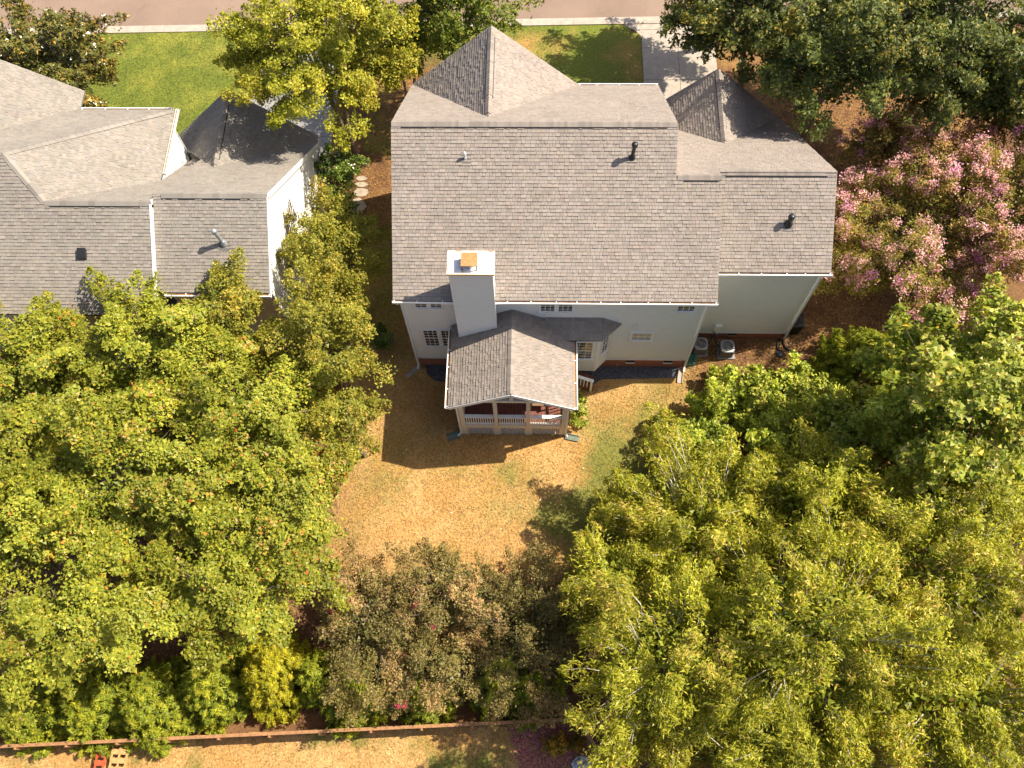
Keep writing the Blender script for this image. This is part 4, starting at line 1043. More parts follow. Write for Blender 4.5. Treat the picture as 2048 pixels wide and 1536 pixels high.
def rack(x0, x1, y0, y1, z, mat, label, nx, ny):
    t = thing('slatted_pallet', label, 'pallet', ((x0 + x1) / 2, (y0 + y1) / 2, 0), 'pallets beside the fence')
    for i in range(ny):
        y = y0 + (y1 - y0) * i / ny; MB().box(x0, x1, y, y + (y1 - y0) / ny * 0.62, z, z + 0.025).obj('slat', mat, t)
    for i in range(nx):
        x = x0 + 0.06 + (x1 - x0 - 0.12) * i / (nx - 1); MB().box(x - 0.04, x + 0.04, y0, y1 - 0.02, z + 0.025, z + 0.05).obj('batten', mat, t)
        for y in (y0 + 0.1, y1 - 0.12): MB().box(x - 0.04, x + 0.04, y - 0.04, y + 0.04, 0, z).obj('leg', mat, t)
rack(-17.95, -17.48, -2.2, 0.02, 0.42, 'red_wood', 'orange red painted slatted pallet beside the tan one', 2, 7)
rack(-17.36, -16.62, -2.2, 0.16, 0.36, 'tan_wood', 'tan wooden slatted pallet by the picket fence', 3, 7)
# boulder
rgb = np.random.default_rng(33); n1, n2 = 9, 14; vs = []; fs = []
for i in range(n1):
    ph = math.pi * i / (n1 - 1)
    for k in range(n2):
        th = 2 * math.pi * k / n2; rr = 0.85 + 0.35 * rgb.random()
        vs.append((2.12 + 0.42 * rr * math.sin(ph) * math.cos(th), -0.18 + 0.34 * rr * math.sin(ph) * math.sin(th), 0.12 + 0.25 * rr * math.cos(ph)))
for i in range(n1 - 1):
    for k in range(n2): fs.append((i * n2 + k, (i + 1) * n2 + k, (i + 1) * n2 + (k + 1) % n2, i * n2 + (k + 1) % n2))
tag(mesh_obj('boulder', vs, fs, 'boulder'), 'grey and white angular boulder on the red mulch', 'boulder')

# ------------------------------------------------------------------ trees and shrubs
def unit(a): return a / np.maximum(np.linalg.norm(a, axis=-1, keepdims=True), 1e-9)
def leaves_mesh(c, n, t, L, W):
    s = unit(np.cross(n, t)); t = np.cross(s, n)
    L = L[:, None]; W = W[:, None]
    V = np.empty((len(c), 3, 3)); root = c - t * L * 0.42
    V[:, 0] = root + s * W * 0.55; V[:, 1] = root - s * W * 0.55 + t * L * 0.18
    V[:, 2] = c + t * L * 0.58 - n * L * 0.10
    return V.reshape(-1, 3), np.arange(len(c) * 3).reshape(-1, 3)
def tubes(lines, rads):
    """lines (k,m,3), rads (k,m): 3-sided tubes"""
    k, m, _ = lines.shape
    d = np.gradient(lines, axis=1); d = unit(d)
    ref = np.where(np.abs(d[..., 2:3]) < 0.9, np.array((0, 0, 1.0)), np.array((1.0, 0, 0)))
    a = unit(np.cross(d, ref)); u = np.cross(d, a)
    V = np.empty((k, m, 3, 3))
    for j in range(3):
        an = 2 * np.pi * j / 3; V[:, :, j] = lines + (a * math.cos(an) + u * math.sin(an)) * rads[..., None]
    idx = np.arange(k * m * 3).reshape(k, m, 3); F = []
    for j in range(3):
        j2 = (j + 1) % 3
        F.append(np.stack([idx[:, :-1, j], idx[:, :-1, j2], idx[:, 1:, j2], idx[:, 1:, j]], -1).reshape(-1, 4))
    F = np.concatenate(F); return V.reshape(-1, 3), np.concatenate([F[:, [0, 1, 2]], F[:, [0, 2, 3]]])
def pick(pal, n, rg):
    cols = np.array([p[:3] for p in pal]); w = np.array([p[3] for p in pal]); w = w / w.sum()
    return cols[rg.choice(len(pal), n, p=w)]
SPECIES = {
 # L leaf length, W width, n leaves per spray, kd sprays per m2, sl spray length, sw spray half width, th thickness, up leaf upward bias, rnd random tilt
 'maple': dict(br=1.9, L=.112, W=.092, n=150, kd=4.8, sl=1.35, sw=.44, th=.12, up=1.0, rnd=.58, mat='leaf', bark='bark', droop=.25,
     pal=[(.125,.150,.018,4),(.160,.175,.020,4),(.100,.130,.016,3),(.19,.19,.024,2)], tip=[(.30,.13,.03,2),(.26,.19,.03,3),(.34,.24,.12,1),(.26,.07,.02,.2)], tipp=.04),
 'elm': dict(br=1.95, L=.085, W=.065, n=170, kd=5.2, sl=.95, sw=.40, th=.22, up=.7, rnd=.7, mat='leaf', bark='bark', droop=.1,
     pal=[(.115,.125,.018,4),(.150,.150,.020,4),(.080,.095,.015,3),(.19,.175,.024,1.5)], tip=[(.24,.17,.03,2),(.26,.22,.04,2)], tipp=.10),
 'gold': dict(br=1.9, L=.10, W=.08, n=150, kd=5.0, sl=1.15, sw=.42, th=.2, up=.75, rnd=.65, mat='leaf', bark='bark', droop=.1,
     pal=[(.155,.175,.018,4),(.195,.205,.020,3),(.12,.14,.016,3)], tip=[(.25,.22,.03,2)], tipp=.1),
 'birch': dict(L=.16, W=.045, n=185, kd=5.0, sl=1.25, sw=.45, th=.26, up=.6, rnd=.8, mat='leaf', bark='pale_bark', droop=.25,
     br=1.95, pal=[(.155,.170,.016,4),(.190,.205,.020,4),(.105,.128,.014,3),(.235,.225,.03,1.2)], tip=[(.27,.24,.05,3),(.28,.18,.06,.7)], tipp=.08),
 'smaple': dict(br=2.2, L=.12, W=.105, n=120, kd=6.0, sl=.75, sw=.34, th=.16, up=.8, rnd=.6, mat='leaf', bark='bark', droop=.1,
     pal=[(.135,.175,.020,4),(.18,.21,.025,3),(.085,.12,.016,3),(.24,.25,.05,1)], tip=[(.26,.25,.05,2)], tipp=.08),
 'poplar': dict(L=.165, W=.15, n=85, kd=4.3, sl=1.3, sw=.5, th=.25, up=.85, rnd=.55, mat='leaf', bark='bark', droop=.15,
     br=2.2, pal=[(.11,.140,.018,4),(.145,.165,.020,3),(.075,.105,.014,3),(.18,.19,.035,1.2),(.33,.24,.03,.1)], tip=[(.25,.24,.07,2)], tipp=.06),
 'pink': dict(L=.10, W=.06, n=135, kd=5.0, sl=1.0, sw=.40, th=.22, up=.6, rnd=.75, mat='leaf', bark='bark', droop=.05,
     pal=[(.12,.125,.024,4),(.15,.14,.028,4),(.085,.095,.018,3),(.21,.15,.035,1.5)], tip=[(.27,.17,.07,2)], tipp=.12, flower=.95),
 'pink2': dict(L=.10, W=.06, n=120, kd=4.2, sl=.9, sw=.38, th=.2, up=.6, rnd=.75, mat='leaf', bark='bark', droop=.05,
     pal=[(.07,.075,.020,4),(.10,.09,.022,3),(.13,.10,.025,2)], tip=[(.15,.10,.03,2)], tipp=.2, flower=.6),
 'myrtle': dict(L=.085, W=.05, n=150, kd=5.2, sl=.95, sw=.34, th=.18, up=.6, rnd=.75, mat='leaf', bark='bark', droop=.0,
     pal=[(.12,.11,.032,4),(.095,.10,.028,3),(.15,.125,.045,3),(.065,.06,.026,2)], tip=[(.22,.15,.075,3),(.19,.16,.06,2)], tipp=.22, flower=.05, fcol=(.42,.05,.10)),
 'oak': dict(L=.15, W=.10, n=105, kd=4.6, sl=1.2, sw=.46, th=.2, up=.75, rnd=.65, mat='leaf', bark='bark', droop=.15,
     pal=[(.055,.075,.020,4),(.075,.095,.022,4),(.040,.058,.018,3),(.12,.13,.025,1.4)], tip=[(.17,.16,.03,2),(.24,.20,.04,1)], tipp=.10),
 'ash': dict(L=.13, W=.09, n=110, kd=4.8, sl=1.1, sw=.42, th=.2, up=.75, rnd=.65, mat='leaf', bark='bark', droop=.15,
     pal=[(.075,.105,.016,4),(.11,.14,.018,3),(.05,.07,.014,3),(.16,.17,.02,1.2)], tip=[(.20,.19,.03,2)], tipp=.08),
 'magnolia': dict(L=.19, W=.09, n=80, kd=5.0, sl=.9, sw=.42, th=.22, up=.6, rnd=.75, mat='glossy_leaf', bark='bark', droop=.0,
     br=1.6, pal=[(.060,.070,.014,5),(.085,.090,.018,4),(.12,.10,.02,1.5),(.20,.14,.03,.5)], tip=[(.26,.17,.03,2)], tipp=.06),
 'conifer': dict(L=.16, W=.035, n=150, kd=21.0, sl=.60, sw=.17, th=.12, up=.2, rnd=.5, mat='leaf', bark='bark', droop=-.6,
     pal=[(.115,.15,.014,4),(.16,.19,.016,4),(.07,.10,.012,3)], tip=[(.22,.23,.02,2)], tipp=.15),
 'conifer_gold': dict(L=.16, W=.035, n=150, kd=21.0, sl=.60, sw=.17, th=.12, up=.2, rnd=.5, mat='leaf', bark='bark', droop=-.6,
     pal=[(.19,.20,.012,4),(.235,.235,.014,3),(.14,.155,.012,3)], tip=[(.27,.25,.02,2)], tipp=.15),
 'holly': dict(L=.10, W=.07, n=90, kd=9.0, sl=.45, sw=.25, th=.14, up=.5, rnd=.7, mat='glossy_leaf', bark='bark', droop=.0,
     pal=[(.07,.11,.016,4),(.10,.15,.020,3),(.045,.07,.014,3)], tip=[(.16,.20,.03,2)], tipp=.08),
 'hydrangea': dict(br=1.5, L=.16, W=.11, n=55, kd=9.0, sl=.40, sw=.24, th=.14, up=.7, rnd=.6, mat='leaf', bark='bark', droop=.1,
     pal=[(.17,.22,.025,4),(.24,.26,.04,3),(.11,.15,.02,2),(.36,.36,.14,1)], tip=[(.40,.38,.16,2)], tipp=.1),
 'gold_shrub': dict(L=.09, W=.04, n=90, kd=12.0, sl=.35, sw=.16, th=.12, up=.4, rnd=.8, mat='leaf', bark='bark', droop=-.2,
     pal=[(.20,.16,.02,4),(.14,.12,.02,3),(.28,.18,.03,2)], tip=[(.36,.20,.02,2)], tipp=.2),
}
N_LEAF = 0
def tree(name, label, cat, sp_name, base, c, r, seed, group=None, shape='round', dens=1.0, stems=1, zmin=-0.35, limbs=6, tone=1.0):
    global N_LEAF
    sp = SPECIES[sp_name]; rg = np.random.default_rng(seed)
    base = np.array((base[0], base[1], 0.0)); c = np.array(c, float); r = np.array(r, float)
    root = thing(name, label, cat, tuple(base), group)
    K = max(14, int(sp['kd'] * dens * math.pi * r[0] * r[1] * (1 if shape == 'round' else 1.5)))
    # sprays over an uneven shell
    i = np.arange(K) + 0.5
    zz = 1 - (1 - zmin) * i / K
    th = np.pi * (1 + 5 ** 0.5) * i + rg.normal(0, 0.25, K)
    zz = np.clip(zz + rg.normal(0, 0.07, K), zmin, 1)
    h = np.sqrt(np.maximum(0, 1 - zz ** 2))
    D = np.stack([h * np.cos(th), h * np.sin(th), zz], 1)
    ph = rg.random(6) * 6.28
    az = np.arctan2(D[:, 1], D[:, 0])
    lob = 1 + 0.10 * np.sin(3 * az + ph[0]) + 0.08 * np.sin(5 * az + ph[1] + 2 * zz) + 0.07 * np.sin(8 * az + ph[2]) + 0.08 * np.sin(4 * zz + 2 * az + ph[3])
    if shape == 'round' and K > 40:
        M = int(np.clip(0.75 * math.pi * r[0] * r[1], 9, 36))
        bz = rg.uniform(zmin * 0.5, 1, M); ba = rg.random(M) * 6.283; bh = np.sqrt(1 - bz ** 2)
        BD = np.stack([bh * np.cos(ba), bh * np.sin(ba), bz], 1)
        dots = D @ BD.T; nb_ = dots.argmax(1); ang = np.arccos(np.clip(dots.max(1), -1, 1))
        D = unit(D * 0.62 + BD[nb_] * 0.38)
        lob = lob * (1.25 - 0.48 * np.clip(ang / 0.75, 0, 1)) * rg.uniform(0.86, 1.12, M)[nb_]
        bough = nb_
    else:
        bough = np.arange(K)
    rho = np.where(rg.random(K) < 0.72, rg.uniform(0.80, 1.06, K), rg.uniform(0.45, 0.85, K)) * lob
    if shape == 'cone':
        t = rg.random(K) ** 1.4; rad = (1 - t) ** 0.75 * rg.uniform(0.72, 1.05, K) + 0.05
        P = np.stack([c[0] + np.cos(az) * rad * r[0], c[1] + np.sin(az) * rad * r[1], 0.15 + (c[2] + r[2] - 0.15) * t], 1)
        D = unit(np.stack([np.cos(az), np.sin(az), np.full(K, 0.9)], 1))
    else:
        P = c + D * rho[:, None] * r
    P[:, 2] = np.maximum(P[:, 2], 0.2)
    out = unit(np.stack([D[:, 0] + rg.normal(0, .35, K), D[:, 1] + rg.normal(0, .35, K), np.clip(D[:, 2], -.2, 1) * 0.35 + (0.55 if shape == 'cone' else 0.05)], 1))
    side = unit(np.cross(out, np.array((0, 0, 1.0)))); upv = np.cross(side, out)
    sc = rg.uniform(0.7, 1.25, K)
    n = int(sp['n'] * 1.36)
    s = rg.random((K, n)) ** 0.8
    wid = sp['sw'] * sc[:, None] * np.sin(np.pi * np.clip(s * 0.85 + 0.15, 0, 1)) ** 0.7
    lat = rg.normal(0, 0.55, (K, n)) * wid
    ver = rg.normal(0, 0.5, (K, n)) * sp['th'] * sc[:, None] - np.abs(lat) * 0.25
    along = (s - 0.55) * sp['sl'] * sc[:, None]
    Q = P[:, None] + out[:, None] * along[..., None] + side[:, None] * lat[..., None] + upv[:, None] * ver[..., None]
    Q[..., 2] -= sp['droop'] * (s ** 2) * sp['sl'] * sc[:, None] * 0.5
    Q = Q.reshape(-1, 3); Q[:, 2] = np.maximum(Q[:, 2], 0.05)
    m = len(Q)
    nrm = unit(sp['up'] * np.array((0, 0, 1.0)) + 0.45 * np.repeat(D, n, 0) + rg.normal(0, sp['rnd'], (m, 3)))
    tan = unit(np.repeat(out, n, 0) + rg.normal(0, 0.7, (m, 3)) + (np.array((0, 0, .8)) if shape == 'cone' else np.array((0, 0, -.25))))
    col = pick(sp['pal'], m, rg)
    tipm = (rg.random(m) < sp['tipp'] * (3.2 * np.repeat(rg.random(K + 50)[bough] ** 3 + 0.06, n)) * (0.4 + 1.2 * s.ravel()))
    col[tipm] = pick(sp['tip'], tipm.sum(), rg)
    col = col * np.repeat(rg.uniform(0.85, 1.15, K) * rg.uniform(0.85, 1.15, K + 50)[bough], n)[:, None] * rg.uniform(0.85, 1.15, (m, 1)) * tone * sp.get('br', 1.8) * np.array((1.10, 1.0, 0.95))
    sz = rg.uniform(0.6, 1.35, m)
    V, F = leaves_mesh(Q, nrm, tan, sp['L'] * sz * 1.10, sp['W'] * sz * 1.14)
    # inner foliage: larger leaves deep in the crown
    ni = int((360 if shape == 'round' else 160) * r[0] * r[1] * (1.6 if r[0] < 2 else 1.0))
    di = unit(rg.normal(0, 1, (ni, 3))); ri = rg.uniform(0.25, 0.68, ni) ** 0.8
    if shape == 'cone':
        t = rg.random(ni); Qi = np.stack([c[0] + di[:, 0] * (1 - t) ** 0.75 * r[0] * 0.8, c[1] + di[:, 1] * (1 - t) ** 0.75 * r[1] * 0.8, 0.1 + (c[2] + r[2]) * 0.9 * t], 1)
    else:
        Qi = c + di * ri[:, None] * r
    Qi[:, 2] = np.maximum(Qi[:, 2], 0.1)
    li = rg.uniform(1.2, 1.9, ni) * min(0.14, max(0.10, sp['L']))
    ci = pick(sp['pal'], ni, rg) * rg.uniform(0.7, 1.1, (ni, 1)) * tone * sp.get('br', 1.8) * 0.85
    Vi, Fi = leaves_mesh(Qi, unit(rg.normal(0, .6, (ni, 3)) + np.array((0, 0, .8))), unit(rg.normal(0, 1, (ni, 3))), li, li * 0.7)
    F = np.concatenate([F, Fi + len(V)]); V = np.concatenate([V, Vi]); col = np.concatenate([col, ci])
    N_LEAF += m
    # twigs: one along every spray and a branch back towards the stem
    hub = np.array((c[0] * 0.85 + base[0] * 0.15, c[1] * 0.85 + base[1] * 0.15, c[2] - 0.35 * r[2]))
    A = P - out * (0.55 * sp['sl'] * sc)[:, None]; B = P + out * (0.40 * sp['sl'] * sc)[:, None]; B[:, 2] -= sp['droop'] * 0.4 * sp['sl']
    st = hub + (A - hub) * 0.62; st[:, 2] -= 0.25
    mid = (st + A) / 2 + rg.normal(0, 0.10, (K, 3)); mid[:, 2] += 0.12
    dz_ = 0.0 if sp_name == 'birch' else 0.10; B2 = B - np.array((0, 0, 0.06)); lines = np.stack([st, mid, (A + P) / 2 - (0, 0, dz_), B2], 1); lines[..., 2] = np.maximum(lines[..., 2], 0.05)
    base_r = (0.013 if shape == 'round' else 0.006) * min(1.3, 0.4 + r[0] / 4) * (1.15 if sp_name == 'birch' else 1)
    TV, TF = tubes(lines, base_r * np.array([1.3, 1.0, 0.6, 0.2])[None] * rg.uniform(0.7, 1.2, (K, 1)))
    barkc = np.array((0.5, 0.45, 0.38)) if sp['bark'] == 'pale_bark' else np.array((.16, .115, .08))
    mesh_obj('crown', np.concatenate([V, TV]), np.concatenate([F, TF + len(V)]), None, root,
             cols=np.concatenate([col, np.tile(barkc, (len(TF), 1))]), mats=[sp['mat'], sp['bark']], midx=np.concatenate([np.zeros(len(F), int), np.ones(len(TF), int)]))
    # stem(s)
    if shape == 'cone':
        MB().tube([tuple(base - (0, 0, .05)), (c[0], c[1], c[2] * 0.8), (c[0], c[1], c[2] + r[2] * 0.7)], [0.09, 0.06, 0.015], 7).obj('trunk', sp['bark'], root)
    else:
        R0 = 0.055 * (r[0] + r[1]) / 2 + 0.03
        for k in range(stems):
            off = np.array((math.cos(k * 2.4), math.sin(k * 2.4), 0)) * (0.25 if stems > 1 else 0)
            b0 = base + off * 0.6
            top = hub + off * 2.0
            p1 = b0 * 0.6 + top * 0.4 + np.array((rg.normal(0, .08), rg.normal(0, .08), 0)); end = hub * 0.55 + c * 0.45 + off * 3 + np.array((0, 0, 0.45 * r[2]))
            f = 1.0 / math.sqrt(stems)
            MB().tube([tuple(b0 - (0, 0, .08)), tuple(b0 + (0, 0, .25)), tuple(p1), tuple(top), tuple(end)], [R0 * 1.45 * f, R0 * 1.05 * f, R0 * 0.85 * f, R0 * 0.65 * f, R0 * 0.18 * f], 9).obj('trunk', sp['bark'], root, smooth=True)
        for k in range(limbs):
            a = 2 * math.pi * k / limbs + rg.uniform(-.3, .3); e = rg.uniform(-0.05, 0.6)
            d = np.array((math.cos(a), math.sin(a), e)); p0 = base + (hub - base) * rg.uniform(0.75, 1.0)
            p2 = c + d * r * rg.uniform(0.6, 0.8); pm = (p0 + p2) / 2 + np.array((rg.normal(0, .15), rg.normal(0, .15), 0.25))
            MB().tube([tuple(p0), tuple(pm), tuple(p2)], [R0 * 0.5, R0 * 0.33, R0 * 0.10], 6).obj('limb', sp['bark'], root, smooth=True)
    if sp.get('flower'):
        k = rg.random(K) < sp['flower'] * (1.3 if False else 1); k &= (D[:, 2] > -0.1)
        ctr = B[k]; nf = 62 if 'fcol' not in sp else 14
        fc = np.array(sp.get('fcol', (.66, .34, .41)))
        Qf = (ctr[:, None] + rg.normal(0, 1, (k.sum(), nf, 3)) * np.array((.13, .13, .12)) * (1 if 'fcol' not in sp else .5) + np.array((0, 0, .12))).reshape(-1, 3)
        mf = len(Qf)
        if mf:
            nn = unit(rg.normal(0, .6, (mf, 3)) + np.array((0, 0, .8))); tt = unit(rg.normal(0, 1, (mf, 3)))
            sz = rg.uniform(0.055, 0.10, mf); Vf, Ff = leaves_mesh(Qf, nn, tt, sz, sz)
            cf = fc * rg.uniform(0.7, 1.3, (mf, 1)) * np.repeat(rg.uniform(0.75, 1.25, (k.sum(), 1)), nf, 0)
            if 'fcol' not in sp: cf = np.where(rg.random((mf, 1)) < 0.3, cf * np.array((1.2, 1.5, 1.2)), cf); cf = cf * np.repeat(np.where(rg.random((k.sum(), 1)) < 0.12, np.array([[0.85, 0.6, 0.95]]), np.array([[1.05, 1.05, 0.95]])), nf, 0)
            mesh_obj('blossom', Vf, Ff, 'petal', root, cols=np.clip(cf, 0, 0.9))
            N_LEAF += mf
    return root
GL = 'maples behind the neighbouring house'
TREES = [
 # name, label, category, species, base, centre, radii, group
 ('elm_tree', 'small leaved olive green tree beside the white side wall of the neighbouring house', 'tree', 'elm', (-8.9, 20.8), (-9.0, 20.3, 5.8), (2.0, 2.5, 2.6), None),
 ('elm_tree', 'tall dense small leaved tree in the gap between the two houses', 'tree', 'elm', (-9.0, 16.3), (-9.0, 16.0, 6.0), (2.25, 2.7, 3.0), None),
 ('elm_tree', 'narrow small leaved tree edging the back lawn below the corner splash block', 'tree', 'elm', (-8.0, 13.0), (-8.0, 12.9, 4.8), (1.35, 1.8, 2.4), None),
 ('elm_tree', 'slim bright green tree reaching over the wing roof towards the grey vent pipe', 'tree', 'elm', (-12.7, 16.4), (-12.7, 17.2, 7.2), (1.2, 1.7, 1.8), None),
 ('maple_tree', 'broad maple whose orange tips overlap the rear edge of the neighbouring roof', 'tree', 'maple', (-16.2, 14.6), (-16.2, 15.0, 6.2), (4.0, 2.9, 3.0), GL),
 ('maple_tree', 'green maple crown under the box vent of the neighbouring roof', 'tree', 'maple', (-20.8, 13.4), (-20.8, 13.6, 6.4), (2.9, 3.2, 3.1), GL),
 ('maple_tree', 'maple with rusty orange flecks behind the small leaved trees', 'tree', 'maple', (-12.1, 12.4), (-12.1, 12.5, 6.0), (4.0, 2.6, 2.9), GL),
 ('maple_tree', 'large maple in the middle of the maple grove', 'tree', 'maple', (-16.1, 9.6), (-16.1, 9.7, 6.5), (4.1, 2.9, 3.3), GL),
 ('maple_tree', 'thin crowned maple with reddish edge leaves overhanging the dry back lawn', 'tree', 'maple', (-10.2, 8.9), (-10.1, 9.1, 5.4), (2.9, 2.9, 2.8), GL),
 ('maple_tree', 'maple with a dark hollow below it, two trees in from the conifer hedge', 'tree', 'maple', (-19.9, 7.7), (-19.9, 7.8, 6.2), (2.9, 2.5, 3.1), GL),
 ('maple_tree', 'wide spreading maple with finger like sprays over the conifer hedge', 'tree', 'maple', (-17.5, 4.3), (-17.5, 4.2, 5.4), (4.2, 2.15, 2.5), GL),
 ('maple_tree', 'yellowing maple beside the golden conifer', 'tree', 'maple', (-11.8, 6.0), (-11.8, 5.9, 5.0), (3.3, 2.2, 2.4), GL),
 ('crape_myrtle', 'sunlit bronze leaved crape myrtle next to the golden conifer', 'tree', 'myrtle', (-6.8, 5.2), (-6.8, 5.2, 2.6), (2.6, 2.7, 1.9), 'crape myrtles along the fence'),
 ('crape_myrtle', 'dark shaded crape myrtle under the pale branched trees', 'tree', 'myrtle', (-0.4, 4.9), (-0.4, 4.9, 1.9), (2.9, 3.0, 1.7), 'crape myrtles along the fence'),
 ('crape_myrtle', 'bronze crape myrtle with red flower specks facing the back lawn', 'tree', 'myrtle', (-3.6, 6.2), (-3.6, 6.2, 2.5), (2.5, 2.1, 1.8), 'crape myrtles along the fence'),
 ('crape_myrtle', 'low dark crape myrtle just inside the picket fence', 'tree', 'myrtle', (-4.2, 3.2), (-4.2, 3.2, 2.0), (3.0, 1.5, 1.5), 'crape myrtles along the fence'),
 ('willow_oak', 'slender leaved yellow green tree with pale limbs spreading over the back lawn', 'tree', 'birch', (7.3, 8.6), (7.2, 8.6, 3.4), (4.3, 3.3, 3.3), 'slender leaved trees with pale limbs'),
 ('willow_oak', 'slender leaved tree leaning over the mulch bed and the fence corner', 'tree', 'birch', (4.8, 3.2), (4.7, 3.2, 5.5), (2.8, 3.5, 3.3), 'slender leaved trees with pale limbs'),
 ('willow_oak', 'tallest slender leaved tree amid the others, with bare pale limbs showing', 'tree', 'birch', (10.0, 4.2), (10.0, 4.0, 6.6), (4.0, 3.6, 3.7), 'slender leaved trees with pale limbs'),
 ('willow_oak', 'slender leaved tree next to the large leaved poplar', 'tree', 'birch', (15.2, 6.8), (15.2, 6.9, 6.0), (3.5, 3.4, 3.4), 'slender leaved trees with pale limbs'),
 ('willow_oak', 'bright slender leaved tree, farthest from the houses beside the fence line', 'tree', 'birch', (14.9, 1.8), (14.9, 1.8, 5.6), (3.9, 3.6, 3.4), 'slender leaved trees with pale limbs'),
 ('willow_oak', 'low slender leaved tree between the tallest one and the boulder corner', 'tree', 'birch', (8.6, 0.6), (8.6, 0.5, 5.2), (3.3, 2.3, 2.8), 'slender leaved trees with pale limbs'),
 ('willow_oak', 'sparse slender leaved tree behind the round leaved young maples', 'tree', 'birch', (11.4, 9.8), (11.4, 9.8, 5.0), (2.9, 2.2, 2.6), 'slender leaved trees with pale limbs'),
 ('young_maple', 'bright green bushy young maple near the air conditioners', 'tree', 'smaple', (9.8, 15.5), (9.8, 15.5, 1.3), (2.6, 1.5, 1.9), 'young maples round the back lawn'),
 ('young_maple', 'smaller young maple joined to the bushy one, towards the soft conifer', 'tree', 'smaple', (12.2, 15.6), (12.2, 15.6, 1.2), (1.8, 1.4, 1.7), 'young maples round the back lawn'),
 ('young_maple', 'young maple hemmed in between the bushy one and the sparse slender leaved tree', 'tree', 'smaple', (11.2, 13.2), (11.2, 13.2, 2.0), (2.1, 1.7, 2.0), 'young maples round the back lawn'),
 ('young_maple', 'young maple halfway along the lawn edge, partly under the pale limbed trees', 'tree', 'smaple', (7.4, 13.3), (7.4, 13.3, 1.2), (2.0, 1.7, 1.9), 'young maples round the back lawn'),
 ('young_maple', 'dark green young maple shaded at the narrow end of the back lawn', 'tree', 'smaple', (5.0, 10.2), (5.0, 10.2, 1.4), (1.5, 1.75, 1.9), 'young maples round the back lawn'),
 ('tulip_poplar', 'large leaved poplar tree below the pink crape myrtle', 'tree', 'poplar', (16.2, 13.2), (16.2, 13.2, 7.4), (3.3, 3.3, 4.0), None),
 ('tulip_poplar', 'shaded large leaved poplar between the conifer and the young maple', 'tree', 'poplar', (13.8, 12.7), (13.8, 12.6, 3.6), (2.6, 2.2, 2.7), None),
 ('tulip_poplar', 'large leaved poplar in deep green between the tall poplar and the slender leaved trees', 'tree', 'poplar', (17.4, 10.1), (17.4, 10.1, 4.8), (2.9, 1.9, 2.6), None),
 ('pink_crape_myrtle', 'big crape myrtle covered in pink blossom beside the garage', 'tree', 'pink', (18.0, 23.5), (18.0, 23.5, 3.4), (4.2, 4.4, 2.8), None),
 ('pink_crape_myrtle', 'shaded crape myrtle with purple blossom under the dark oaks', 'tree', 'pink2', (17.0, 28.0), (17.0, 28.0, 3.4), (2.4, 1.9, 1.8), None),
 ('pink_crape_myrtle', 'pink blossomed crape myrtle behind the big one, away from the garage', 'tree', 'pink', (22.3, 23.8), (22.3, 23.8, 4.3), (3.2, 4.2, 2.6), None),
 ('oak_tree', 'dark oak above the pink crape myrtle that stands away from the garage', 'tree', 'oak', (22.2, 28.9), (22.2, 28.9, 6.4), (2.9, 2.4, 3.0), 'dark oaks by the street'),
 ('willow_oak', 'small slender leaved tree overhanging the dark crape myrtle', 'tree', 'birch', (3.0, 6.5), (3.0, 6.5, 4.0), (1.8, 2.0, 2.2), 'slender leaved trees with pale limbs'),
 ('oak_tree', 'dark green oak overhanging the driveway', 'tree', 'oak', (10.9, 33.0), (9.9, 32.8, 7.2), (3.8, 2.5, 3.2), 'dark oaks by the street'),
 ('oak_tree', 'dark oak casting shade on the garage roof', 'tree', 'oak', (14.0, 30.6), (13.8, 29.5, 8.2), (3.7, 2.7, 3.1), 'dark oaks by the street'),
 ('oak_tree', 'sun flecked oak behind the pink crape myrtle', 'tree', 'oak', (19.0, 30.6), (18.8, 30.8, 7.0), (4.4, 3.2, 3.9), 'dark oaks by the street'),
 ('oak_tree', 'dark oak filling the gap between the shading oak and the sun flecked one', 'tree', 'oak', (16.6, 34.4), (16.6, 34.2, 6.4), (3.6, 2.6, 3.6), 'dark oaks by the street'),
 ('oak_tree', 'oak with its crown out over the street', 'tree', 'oak', (10.9, 38.2), (10.3, 38.2, 7.0), (3.6, 2.4, 3.0), 'dark oaks by the street'),
 ('golden_tree', 'yellow green tree with forked trunk beside the neighbouring garage', 'tree', 'gold', (-10.1, 30.3), (-10.1, 29.8, 7.5), (4.0, 3.0, 3.6), None),
 ('ash_tree', 'green tree with stout forked trunk behind the front gable peak', 'tree', 'ash', (-4.4, 33.8), (-4.1, 33.5, 6.9), (2.7, 2.0, 3.0), None),
 ('ash_tree', 'low dark tree between the golden tree and the front gable', 'tree', 'ash', (-7.2, 34.0), (-7.2, 34.0, 4.1), (2.3, 2.0, 2.3), None),
 ('magnolia_tree', 'glossy dark magnolia with bronze leaves at the edge of the bright lawn', 'tree', 'magnolia', (-25.6, 31.9), (-25.6, 31.9, 4.3), (3.7, 2.8, 3.3), None),
]
for k, (nm, lb, ct, sp, b, c, r, gr) in enumerate(TREES):
    st = 3 if 'myrtle' in nm else (2 if nm in ('golden_tree', 'ash_tree') else 1)
    tree(nm, lb, ct, sp, b, c, r, 300 + k, gr, stems=st, zmin=(-0.3 if nm == 'golden_tree' else -0.5) if c[1] > 22 else (-0.4 if sp in ('birch', 'smaple') else -0.15), dens=1.9 if nm == 'golden_tree' else 1.35 if sp == 'pink' else 1.5 if nm == 'magnolia_tree' else (1.25 if nm == 'elm_tree' else 1.08))
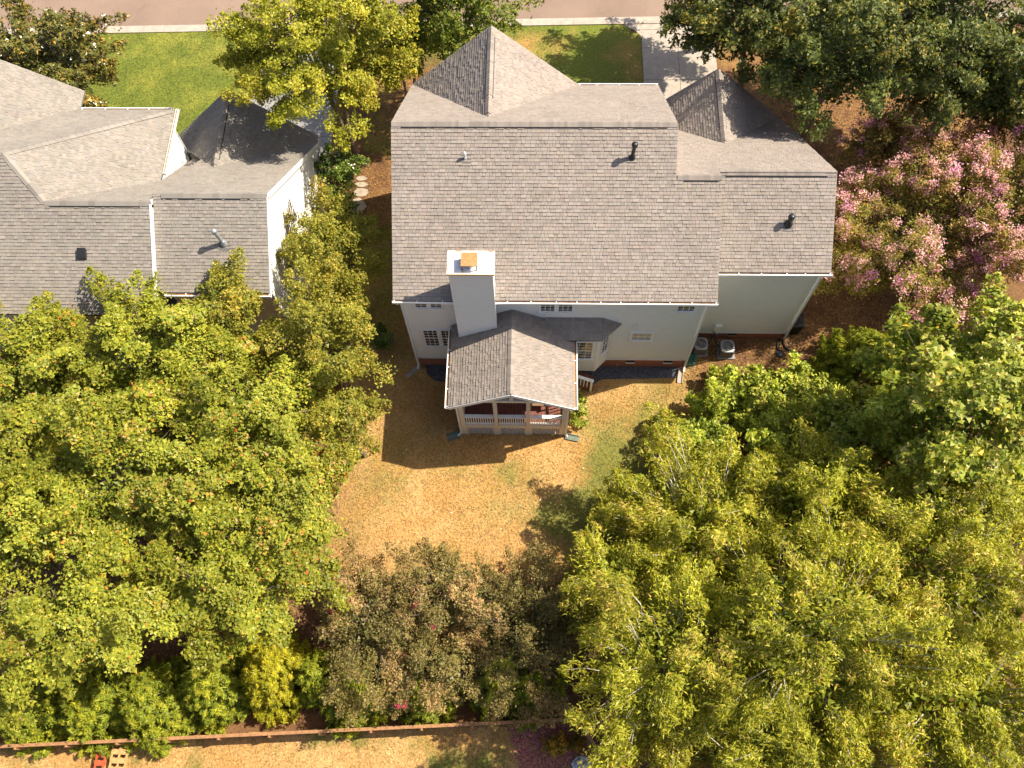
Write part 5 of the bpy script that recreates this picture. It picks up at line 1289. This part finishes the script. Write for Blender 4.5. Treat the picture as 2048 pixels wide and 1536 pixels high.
CON = [
 ('conifer_gold', (-10.7, 2.6), 1.15, 3.0, 'golden feathery conifer, brightest in the hedge'), ('conifer', (-13.2, 2.2), 1.15, 2.6, 'yellow green conifer one place from the golden conifer, by bare mulch'),
 ('conifer', (-15.6, 1.35), 1.2, 2.6, 'bright tipped conifer touching the fence near the pallets'), ('conifer', (-18.1, 1.35), 1.2, 2.4, 'dark conifer in the hedge just behind the orange pallet'),
 ('conifer', (-20.6, 1.35), 1.2, 2.4, 'shaded conifer at the end of the hedge under the maples'), ('conifer', (-8.9, 2.5), 0.72, 2.4, 'slim lime green conifer squeezed beside the golden one'),
 ('conifer', (-1.4, 2.75), 1.0, 2.8, 'fresh green pointed conifer between the dark crape myrtles'), ('conifer', (0.1, 2.25), 0.9, 2.2, 'low round conifer by the mulch bed corner of the fence'),
 ('conifer', (-4.4, 2.1), 0.9, 2.0, 'small shaded conifer below the low crape myrtle'), ('conifer', (-7.4, 2.1), 1.1, 2.1, 'dark squat conifer beneath the sunlit crape myrtle'),
 ('conifer', (15.2, 16.6), 1.5, 3.6, 'soft bright conifer between the poplar and the young maple'),
]
for k, (sp, b, r, h, lb) in enumerate(CON):
    tree('conifer', lb, 'conifer', sp, (b[0], b[1] + .4), (b[0], b[1] + .4, h * 0.55), (r * 1.4, r * 1.55, h * 0.55), 400 + k, 'conifer hedge along the fence' if k < 10 else None, shape='cone')
tree('holly_bush', 'round glossy holly bush beside the stepping stones', 'bush', 'holly', (-10.3, 28.0), (-10.3, 28.0, 1.7), (1.15, 1.3, 1.6), 420, 'hollies between the houses', limbs=3)
tree('holly_bush', 'second glossy holly bush, half in the house shadow', 'bush', 'holly', (-10.1, 25.8), (-10.1, 25.8, 1.5), (0.95, 1.2, 1.4), 421, 'hollies between the houses', limbs=3)
tree('leafy_shrub', 'bright leafy shrub at the sunny side of the porch', 'shrub', 'hydrangea', (1.95, 15.3), (1.95, 15.25, 0.62), (0.42, 0.85, 0.55), 422, limbs=3)
tree('leafy_shrub', 'green shrub in shade beside the house side wall', 'shrub', 'holly', (-7.5, 18.9), (-7.5, 18.9, 0.6), (0.45, 0.6, 0.55), 423, limbs=3)
tree('golden_shrub', 'small yellow shrub growing in the red mulch bed', 'shrub', 'gold_shrub', (0.95, 0.5), (0.95, 0.5, 0.4), (0.45, 0.4, 0.4), 424, limbs=3)
tree('golden_shrub', 'sparse olive shrub between the yellow shrub and the fence', 'shrub', 'gold_shrub', (1.75, 0.62), (1.75, 0.62, 0.25), (0.35, 0.2, 0.22), 425, limbs=2, tone=0.6)
